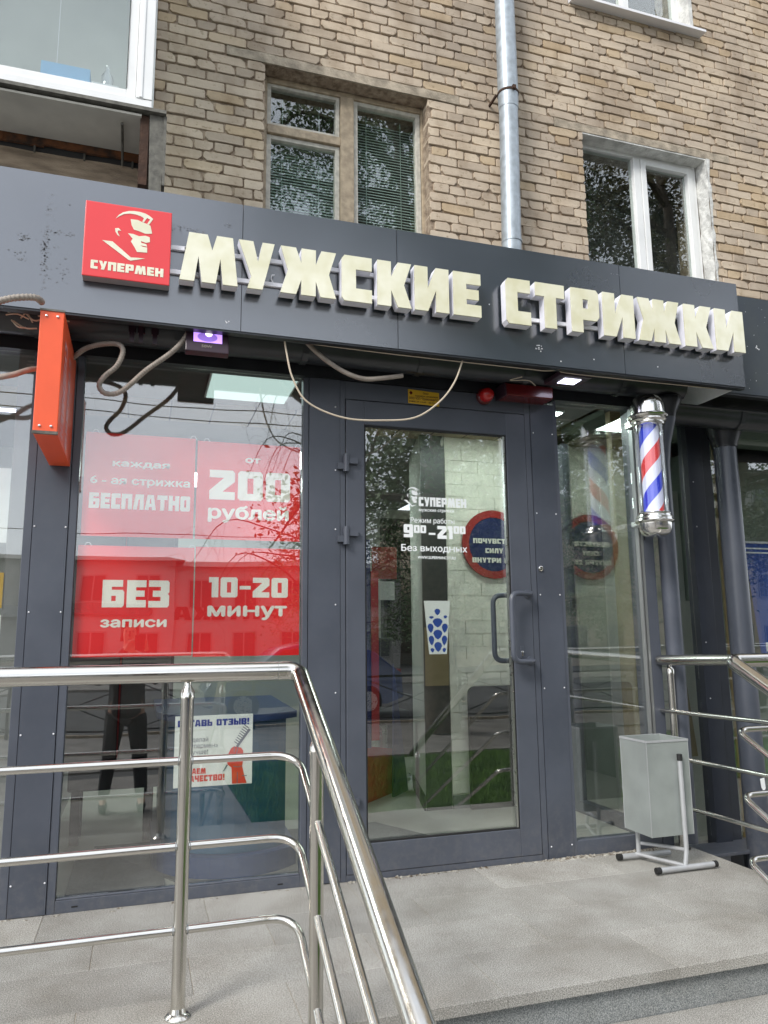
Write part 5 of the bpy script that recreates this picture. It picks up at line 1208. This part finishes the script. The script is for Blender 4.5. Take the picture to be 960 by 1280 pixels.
# salon furniture and wall panels glimpsed through the glass
rd_ = thing('reception_desk', 'curved blue reception desk behind the left window', 'desk', (.50, .75, 0))
def arc(cx, cy, r, a0, a1, n=14): return [(cx + r * math.cos(a0 + (a1 - a0) * k / n), cy + r * math.sin(a0 + (a1 - a0) * k / n)) for k in range(n + 1)]
def prism(mb, pts, z0, z1):
    n = len(pts); return mb.add([(x, y, z0) for x, y in pts] + [(x, y, z1) for x, y in pts], [tuple(reversed(range(n))), tuple(range(n, 2 * n))] + [(i, (i + 1) % n, n + (i + 1) % n, n + i) for i in range(n)])
obj('body', prism(MB(), [(.14, 1.5), (.14, .62)] + arc(.5, .62, .36, PI, 1.75 * PI)[1:] + [(.80, 1.5)], .11, .74), 'desk_blue', rd_)
obj('base', prism(MB(), [(.10, 1.5), (.10, .60)] + arc(.50, .60, .40, PI, 1.78 * PI)[1:] + [(.86, 1.5)], .005, .108), 'desk_base', rd_)
obj('counter_top', prism(MB(), [(.10, 1.5), (.10, .60)] + arc(.50, .60, .40, PI, 1.78 * PI)[1:] + [(.86, 1.5)], .742, .775), 'desk_base', rd_)
cb = thing('wardrobe', 'grey wardrobe with a dark seam behind the left window', 'wardrobe', (-.05, 1.5, 0))
obj('door', B(-.42, -.12, 1.5, 1.52, .42, 2.2), 'room_grey', cb); obj('door', B(-.10, .20, 1.5, 1.52, .42, 2.2), 'room_grey', cb); obj('carcass', B(-.44, .22, 1.521, 2.0, .40, 2.22), 'room_dark', cb)
obj('edge', B(-.115, -.105, 1.49, 1.52, .42, 2.2), 'ring_red', cb)
ch = thing('bench', 'black bench with dark legs behind the left window', 'bench', (-.1, 1.2, 0))
obj('seat', B(-.36, .14, 1.1, 1.4, .30, .42), 'room_dark', ch, bevel=.01)
for x in (-.34, .06):
    for y in (1.12, 1.34): obj('leg', B(x, x + .05, y, y + .05, .005, .30), 'room_dark', ch)
rpnl = thing('leaning_screen', 'tall red and navy display panel leaning inside the door at left', 'panel', (1.45, 1.9, 0))
obj('red_edge', B(1.555, 1.61, 1.45, 1.5, .45, 1.62), 'ring_red', rpnl); obj('blue_side', B(1.30, 1.554, 1.46, 1.5, .40, 1.85), 'navy', rpnl)
obj('base', MB().add([(1.45, 1.5, .005), (1.95, 2.0, .005), (1.95, 2.0, .30), (1.45, 1.5, .42), (1.40, 1.54, .005), (1.90, 2.04, .005), (1.90, 2.04, .30), (1.40, 1.54, .42)], [(0, 1, 2, 3), (7, 6, 5, 4), (0, 3, 7, 4), (1, 5, 6, 2), (3, 2, 6, 7)]), 'ring_red', rpnl)
obj('blue_wing', MB().add([(1.80, 1.74, .005), (1.99, 1.95, .005), (1.87, 1.9, .95), (1.80, 1.77, .005), (1.99, 1.98, .005), (1.87, 1.93, .95)], [(0, 1, 2), (5, 4, 3), (0, 2, 5, 3), (1, 4, 5, 2)]), 'navy', rpnl)
bc2 = thing('barber_chair', 'black barber chair deep inside behind the door glass', 'barber chair', (1.75, 2.6, 0))
obj('seat', B(1.75, 2.15, 2.3, 2.7, .45, .56), 'room_dark', bc2, bevel=.02); obj('backrest', B(1.77, 2.13, 2.68, 2.78, .56, 1.15), 'room_dark', bc2, bevel=.02)
obj('pedestal', MB().lathe([(.25, .005), (.25, .03), (.05, .06), (.05, .45)], (1.95, 2.5, 0), 20), 'brushed', bc2, smooth=True); obj('armrest', B(1.72, 1.75, 2.3, 2.65, .6, .68), 'room_dark', bc2); obj('armrest', B(2.15, 2.18, 2.3, 2.65, .6, .68), 'room_dark', bc2)
mr_ = thing('wall_mirror', 'tall dark framed mirror cabinet deep inside behind the door glass', 'mirror', (2.3, 3.6, .8))
obj('cabinet', B(2.30, 2.75, 3.5, 3.6, .0, 2.35), 'room_dark', mr_); obj('glass_sheet', B(2.33, 2.72, 3.49, 3.498, 1.0, 2.3), 'car_glass', mr_)
pst = thing('wall_poster', 'orange and white poster deep inside at the left of the door glass', 'poster', (1.6, 2.4, 1.4))
obj('sheet', B(1.76, 1.97, 2.10, 2.104, 1.62, 1.88), 'ring_red', pst); obj('lower_sheet', B(1.78, 1.95, 2.10, 2.104, 1.45, 1.60), 'paper', pst)

# ================================================================== ACROSS THE STREET (seen in the glass)
def tree(x, y, h, rad, seed, label, leafm='leaf', leaves=9000, low=2.6, bare=False, name='tree'):
    random.seed(seed); th = thing(name, label, 'tree', (x, y, G0))
    tips = []; mb = MB()
    pts = [Vector((x, y, G0))]; n = 9
    for i in range(1, n + 1): pts.append(Vector((x + random.uniform(-.25, .25), y + random.uniform(-.25, .25), G0 + h * .82 * i / n)))
    r0 = .016 * h if not bare else .007 * h
    mb.tube(smoothpath(pts, 3), [r0 * (1 - .85 * k / (len(smoothpath(pts, 3)) - 1)) for k in range(len(smoothpath(pts, 3)))], 10)
    for k in range(34 if not bare else 26):
        t = random.uniform(.2, 1); i = min(n - 1, int(t * n)); p = pts[i].lerp(pts[i + 1], t * n - i)
        a = random.uniform(0, 2 * PI); L = rad * (.55 + .6 * math.sin(PI * min(1, t * .85 + .1))) * random.uniform(.6, 1.1); el = random.uniform(.1, .8)
        d = Vector((math.cos(a), math.sin(a), 0)); q = [p, p + d * L * .4 + Vector((0, 0, L * .3 * el)), p + d * L * .75 + Vector((0, 0, L * .38 * el)), p + d * L + Vector((0, 0, L * .2 * el - .25 * L))]
        sp = smoothpath(q, 4); mb.tube(sp, [r0 * .32 * (1 - .85 * j / (len(sp) - 1)) for j in range(len(sp))], 5)
        for j in range(len(sp) // 3, len(sp)): tips.append(sp[j])
        for _ in range(7 if not bare else 12):                  # twigs
            s = random.choice(sp[4:]); e = s + Vector((random.uniform(-.5, .5), random.uniform(-.5, .5), random.uniform(-.9, .35)))
            m_ = (s + e) / 2 + Vector((random.uniform(-.15, .15), random.uniform(-.15, .15), .15)); mb.tube(smoothpath([s, m_, e], 3), r0 * .035, 3, caps=False); tips += [m_, e]
    obj('trunk', mb, 'bark', th, smooth=True)
    if bare: return th
    vs = []; fs = []; clumps = [t for t in tips if t.z > G0 + low + .4]
    for i in range(leaves):
        c = random.choice(clumps); s = random.uniform(.035, .08)
        p = c + Vector((random.gauss(0, .28), random.gauss(0, .28), random.gauss(-.12, .28)))
        u = Vector((random.gauss(0, 1), random.gauss(0, 1), random.gauss(0, .6))).normalized(); v_ = u.cross(Vector((random.gauss(0, 1), random.gauss(0, 1), random.gauss(0, 1)))).normalized()
        o = len(vs); vs += [p - u * s, p + v_ * s * .45, p + u * s, p - v_ * s * .45]; fs.append((o, o + 1, o + 2, o + 3))
    cm = MB(); cm.add(vs, fs); o = obj('crown', cm, leafm, th); o['kind'] = 'stuff'
    return th
tree(5.0, -8.6, 19, 3.4, 41, 'leafy street tree nearest behind the lawn, mirrored in the upper left of the door', leaves=40000, low=3.0)
tree(8.6, -11.5, 17, 3.4, 42, 'dense dark tree mirrored in the narrow pane beside the door', leaves=42000, low=2.0)
tree(12.3, -8.8, 19, 3.6, 43, 'tall tree with yellowing leaves mirrored in the white plastic window', 'leaf_autumn', leaves=50000)
tree(17.5, -11, 13, 3.4, 44, 'broad tree standing farthest to the right across the pavement', leaves=12000, low=1.8)
tree(3.7, -11.6, 11.0, 2.9, 45, 'bare twiggy tree mirrored at the top of the left window', bare=True)
tree(7.3, -24, 9, 3.2, 46, 'round green tree on the far side of the road', leaves=9000, low=1.2)
tree(11.5, -23.5, 9.5, 3.6, 48, 'wide green tree across the road, mirrored in the pane right of the door', leaves=12000, low=.8)
tree(16.0, -25, 10, 3.6, 49, 'tall bushy tree across the road, right of the wide one', leaves=12000, low=.8)
tree(21.5, -24, 9, 3.4, 50, 'bushy tree across the road near the sand coloured three storey house', leaves=9000, low=.8)
tree(-12, -25, 8, 3.0, 47, 'green tree on the far side of the road, well to the left', leaves=7000, low=1.4)

def house(x0, x1, y, h, d, m_, label, nx, nz_, roofm='flashing', sign=False):
    th = thing('house', label, 'building', ((x0 + x1) / 2, y, G0))
    obj('wall', B(x0, x1, y - d, y, G0, G0 + h), m_, th)
    obj('roof', MB().add([(x0 - .4, y + .4, G0 + h + .002), (x1 + .4, y + .4, G0 + h + .002), (x1 + .4, y - d - .4, G0 + h + .002), (x0 - .4, y - d - .4, G0 + h + .002), (x0 + .2, y - d / 2, G0 + h + .7), (x1 - .2, y - d / 2, G0 + h + .7)],
        [(0, 1, 5, 4), (1, 2, 5), (2, 3, 4, 5), (3, 0, 4), (0, 3, 2, 1)]), roofm, th)
    W = (x1 - x0) / nx; H = h / nz_
    for i in range(nx):
        for j in range(nz_):
            cx, cz = x0 + W * (i + .5), G0 + H * (j + .5); f_ = MB(); frame(f_, cx - .6, cx + .6, cz - .75, cz + .65, y + .005, y + .06, .07); f_.box(cx - .03, cx + .03, y + .006, y + .055, cz - .68, cz + .58)
            wn_ = obj('window', f_, 'window_grey', th); obj('pane', B(cx - .52, cx + .52, y + .002, y + .02, cz - .68, cz + .58), 'dark_window', wn_)
    if sign: obj('sign_band', B(x0 + 1, x1 - 1, y + .07, y + .2, G0 + H * 1.02, G0 + H * 1.02 + .5), 'fascia_metal', th)
    return th
house(-30, -14, -32, 6.2, 9, 'house_sand', 'sand coloured two storey house across the road, far left', 7, 2)
house(-13, 1.5, -34, 5.4, 9, 'house_grey', 'long grey two storey house across the road with a dark sign band', 6, 2, sign=True)
house(1.52, 13, -34.2, 5.1, 8, 'house_grey', 'low grey house with a pharmacy sign across the road behind the trees', 5, 2)
house(14.5, 36, -33, 9.2, 10, 'house_sand', 'large sand coloured three storey house across the road at right', 9, 3)
house(37.5, 58, -35, 12.2, 10, 'house_grey', 'grey four storey block far to the right across the road', 8, 4)
t = MB(); block(t, 'АПТЕКА', 0, 5.2, 0, .62, 0)
obj('shop_sign', MB().add([(6.6 - x, -34.2 + .08, G0 + 2.55 + z) for x, y, z in t.v], t.f), 'dark_red_plastic', label='dark red pharmacy lettering on the low grey house across the road', cat='sign')
# low black fence beside the road
fe = thing('fence', 'low black metal fence with crossed braces along the road', 'fence', (5, -10.2, G0))
x = -14
while x < 26:
    if not (2.0 < x < 4.0):
        obj('post', B(x - .025, x + .025, -10.225, -10.175, G0, G0 + .95), 'black_metal', fe)
        obj('rail', MB().box(x + .026, x + 1.974, -10.215, -10.185, G0 + .86, G0 + .90).box(x + .026, x + 1.974, -10.215, -10.185, G0 + .12, G0 + .15), 'black_metal', fe)
        obj('brace', MB().tube([(x + .03, -10.2, G0 + .16), (x + 1.97, -10.2, G0 + .85)], .010, 6).tube([(x + .03, -10.23, G0 + .85), (x + 1.97, -10.23, G0 + .16)], .010, 6), 'black_metal', fe)
    x += 2.0
# overhead wires with two masts
for k, (z, y) in enumerate(((6.1, -12.4), (6.35, -12.8), (5.2, -20.5))):
    pts = [(-26 + 4 * i, y, z + ((i - 7) / 7) ** 2 * .8 - .4 * k) for i in range(15)]
    obj('overhead_wire', MB().tube(pts, .012, 5), 'rubber', label=['lowest near overhead wire crossing the window reflections', 'second near overhead wire just above the first', 'far overhead wire over the other side of the road'][k], cat='wire', group='overhead wires along the road')
for k, x in enumerate((-26, 30)):
    m = thing('street_lamp', ['grey lamp mast at the left end of the overhead wires', 'grey lamp mast at the right end of the overhead wires'][k], 'lamp post', (x, -12.6, G0), 'lamp masts along the road')
    obj('mast', MB().tube([(x, -12.6, G0), (x, -12.6, 7.4)], [.09, .05], 12), 'galvanised', m); obj('arm', MB().tube(smoothpath([(x, -12.6, 7.4), (x, -13.2, 7.9), (x, -14.2, 8.0)], 5), .035, 8), 'galvanised', m); obj('lamp_head', B(x - .1, x + .1, -14.8, -14.2, 7.93, 8.03), 'galvanised', m)
# bollard-free kerb; a parked blue car
cr_ = thing('parked_car', 'blue hatchback parked at the kerb, mirrored in the left window', 'car', (3.3, -12.6, G0))
def carbody():
    prof = [(-2.05, .35), (-2.1, .62), (-1.95, .80), (-1.15, .95), (-.55, 1.38), (-.1, 1.47), (.9, 1.46), (1.45, 1.30), (1.85, .98), (2.05, .85), (2.08, .40), (1.75, .28), (-1.7, .28)]
    secs = [(-.86, .84), (-.84, 1), (0, 1.02), (.84, 1), (.86, .84)]; mb = MB(); vs = []; n = len(prof)
    for (yy, k) in secs:
        for (px, pz) in prof:
            inn = 1 - (.16 if pz > 1.0 else 0) ; vs.append((3.3 + px * (k if k < 1 else 1) * (1 if k >= 1 else 1.16), -12.6 + yy * inn, G0 + .28 + (pz - .28) * (k if k >= .9 else .97)))
    fs = [(i * n + j, i * n + (j + 1) % n, (i + 1) * n + (j + 1) % n, (i + 1) * n + j) for i in range(4) for j in range(n)]
    fs += [tuple(range(n)), tuple(reversed(range(4 * n, 5 * n)))]
    return mb.add(vs, fs)
obj('body', carbody(), 'car_blue', cr_, smooth=True, bevel=.04)
for s in (-1, 1):
    yy = -12.6 + s * .735
    q = [(3.3 - .92, G0 + 1.0), (3.3 - .5, G0 + 1.35), (3.3 + .15, G0 + 1.40), (3.3 + .15, G0 + 1.0)]; q2 = [(3.3 + .22, G0 + 1.0), (3.3 + .22, G0 + 1.40), (3.3 + .95, G0 + 1.38), (3.3 + 1.4, G0 + 1.05)]
    for qq in (q, q2): obj('side_window', MB().add([(a, yy + s * .06, b_) for a, b_ in qq] + [(a, yy - s * .05, b_) for a, b_ in qq], [(0, 1, 2, 3), (3, 2, 1, 0), (4, 5, 6, 7)]), 'car_glass', cr_)
    for xx in (-1.28, 1.28):
        wh = obj('wheel', MB().lathe([(.20, -.09), (.30, -.095), (.32, -.07), (.32, .07), (.30, .095), (.20, .09)], (3.3 + xx, -12.6 + s * .78, G0 + .32), 28, axis='Y'), 'rubber', cr_, smooth=True)
        obj('rim', MB().lathe([(.20, -.10), (.19, -.085), (.05, -.10), (.04, .10), (.19, .085), (.20, .10)], (3.3 + xx, -12.6 + s * .78, G0 + .32), 20, axis='Y'), 'brushed', wh, smooth=True)
    obj('headlight', B(1.27, 1.33, -12.6 + s * .62 - .14, -12.6 + s * .62 + .14, G0 + .66, G0 + .78), 'white_pvc', cr_, bevel=.02); obj('tail_light', B(5.30, 5.37, -12.6 + s * .66 - .1, -12.6 + s * .66 + .1, G0 + .75, G0 + .92), 'ring_red', cr_, bevel=.02)

# ------------------------------------------------------------------ people (seen only mirrored in the glass)
def skinned(name, nodes, edges, mat_, parent, root=0, sub=1):
    me = bpy.data.meshes.new(name); org = ORG[parent.name]
    me.from_pydata([tuple(Vector(n[0]) - org) for n in nodes], edges, []); me.materials.append(MATS[mat_])
    o = bpy.data.objects.new(name, me); link(o, parent); ORG[o.name] = org
    o.modifiers.new('skin', 'SKIN')
    if not me.skin_vertices: 
        bpy.context.view_layer.objects.active = o
    for i, n in enumerate(nodes):
        sv = me.skin_vertices[0].data[i]; r = n[1]; sv.radius = (r, r) if not isinstance(r, tuple) else r; sv.use_root = (i == root)
    s = o.modifiers.new('subd', 'SUBSURF'); s.levels = sub; s.render_levels = sub
    return o
def person(x, y, face, label, pose, cloth=('cloth_black', 'cloth_denim'), hands=None, z0=G0, group=None):
    """face: heading angle; local frame f = forward, r = right"""
    th = thing('person', label, 'person', (x, y, z0))
    F_ = Vector((math.sin(face), math.cos(face), 0)); Rr = Vector((F_.y, -F_.x, 0)); O = Vector((x, y, z0))
    P_ = lambda a, b_, c: O + Rr * a + F_ * b_ + Vector((0, 0, c))
    if pose == 'walk': ft = ((-.09, .34, 0), (.10, -.34, .02)); kn = ((-.09, .24, .48), (.10, -.04, .46)); hd = ((-.27, -.20, .85), (.27, .22, .88)); el = ((-.25, -.14, 1.12), (.25, .02, 1.12))
    else: ft = ((-.17, 0, 0), (.17, .02, 0)); kn = ((-.13, .03, .49), (.14, .04, .49)); hd = hands; el = ((-.27, .10, 1.18), (.27, .10, 1.18))
    nodes = [(P_(0, 0, .98), (.15, .11)), (P_(0, .01, 1.18), (.14, .10)), (P_(0, 0, 1.38), (.16, .105)), (P_(0, 0, 1.50), .06), (P_(0, .01, 1.57), .055), (P_(0, .03, 1.66), (.078, .095)), (P_(0, .02, 1.76), (.07, .08))]
    edges = [(0, 1), (1, 2), (2, 3), (3, 4), (4, 5), (5, 6)]
    def chain(start, pts):
        a = start
        for p, r in pts: nodes.append((p, r)); edges.append((a, len(nodes) - 1)); a = len(nodes) - 1
        return a
    for i, s in enumerate((-1, 1)):
        chain(0, [(P_(s * .10, 0, .88), .085), (P_(*kn[i]), .055), (P_(ft[i][0], ft[i][1], ft[i][2] + .09), .036), (P_(ft[i][0], ft[i][1] + .13, ft[i][2] + .035), .03)])
        h_ = chain(2, [(P_(s * .19, 0, 1.42), .052), (P_(*el[i]), .040), (P_(*hd[i]), .026)])
        wv = P_(*hd[i]); d = (wv - P_(*el[i])).normalized(); side = Rr * s
        palm = wv + d * .05; nodes.append((palm, (.034, .018))); edges.append((h_, len(nodes) - 1)); pi_ = len(nodes) - 1
        for k in range(4):
            L = (.07, .08, .075, .06)[k]; b0 = palm + d * .03 + Rr * (k - 1.5) * .019; curl = F_ * .02 + Vector((0, 0, -.012))
            a = chain(pi_, [(b0, .009), (b0 + d * L * .5 + curl * .4, .008), (b0 + d * L * .85 + curl * 1.4, .007)])
        chain(pi_, [(palm - side * .035 + d * .0, .010), (palm - side * .05 + d * .035, .008)])
    skinned('body', nodes, edges, 'skin', th, sub=1)
    # clothes follow the same skeleton, slightly larger
    jn = [(P_(0, 0, .84), (.19, .15)), (P_(0, 0, 1.0), (.185, .145)), (P_(0, .01, 1.18), (.165, .125)), (P_(0, 0, 1.38), (.185, .13)), (P_(0, 0, 1.485), .085)]; je = [(0, 1), (1, 2), (2, 3), (3, 4)]
    for i, s in enumerate((-1, 1)):
        k = len(jn); jn += [(P_(s * .20, 0, 1.42), .070), (P_(*el[i]), .056), (P_(*hd[i]), .042)]; je += [(3, k), (k, k + 1), (k + 1, k + 2)]
    skinned('jacket', jn, je, cloth[0], th, sub=1)
    tn = [(P_(0, 0, .99), (.165, .125))]; te = []
    for i, s in enumerate((-1, 1)):
        k = len(tn); tn += [(P_(s * .10, 0, .86), .105), (P_(*kn[i]), .075), (P_(ft[i][0], ft[i][1], ft[i][2] + .10), .058)]; te += [(0, k), (k, k + 1), (k + 1, k + 2)]
    skinned('trousers', tn, te, cloth[1], th, sub=1)
    for i in range(2):
        q = ft[i]; sn = [(P_(q[0], q[1] - .04, q[2] + .06), .048), (P_(q[0], q[1] + .06, q[2] + .045), .045), (P_(q[0], q[1] + .19, q[2] + .032), .034)]; skinned('shoe', sn, [(0, 1), (1, 2)], 'cloth_black', th, sub=1)
    hn = [(P_(0, -.01, 1.72), (.092, .095)), (P_(0, .0, 1.80), (.075, .08)), (P_(0, -.05, 1.66), .07)]; skinned('hair', hn, [(0, 1), (0, 2)], 'hair_dark', th, sub=1)
    fc = MB()
    for s in (-1, 1): fc.lathe([(.002, -.002), (.007, .0), (.002, .002)], tuple(P_(s * .032, .118, 1.69)), 8, axis='Y')
    fc.box(*[v for pr in zip(P_(-.016, .108, 1.607), P_(.016, .118, 1.611)) for v in (min(pr), max(pr))])
    nose = P_(0, .12, 1.655); fc.tube([P_(0, .11, 1.69), P_(0, .138, 1.65), P_(0, .112, 1.64)], [.008, .012, .006], 6)
    obj('face', fc, 'hair_dark', th, smooth=True)
    return th
person(-.10, -4.22, 0.0, 'photographer in dark clothes holding up a phone, mirrored in the left window', 'hold', ('cloth_black', 'cloth_black'), hands=((-.02, .33, 1.52), (.16, .33, 1.52)))
obj('mobile_phone', B(-.045, .045, -3.79, -3.782, 1.06, 1.20), 'phone', label='black mobile phone held up by the photographer', cat='phone', bevel=.003)
person(7.05, -13.2, PI / 2 * 3, 'pedestrian in a navy coat walking along the kerb, mirrored in the door', 'walk', ('cloth_denim', 'cloth_black'))
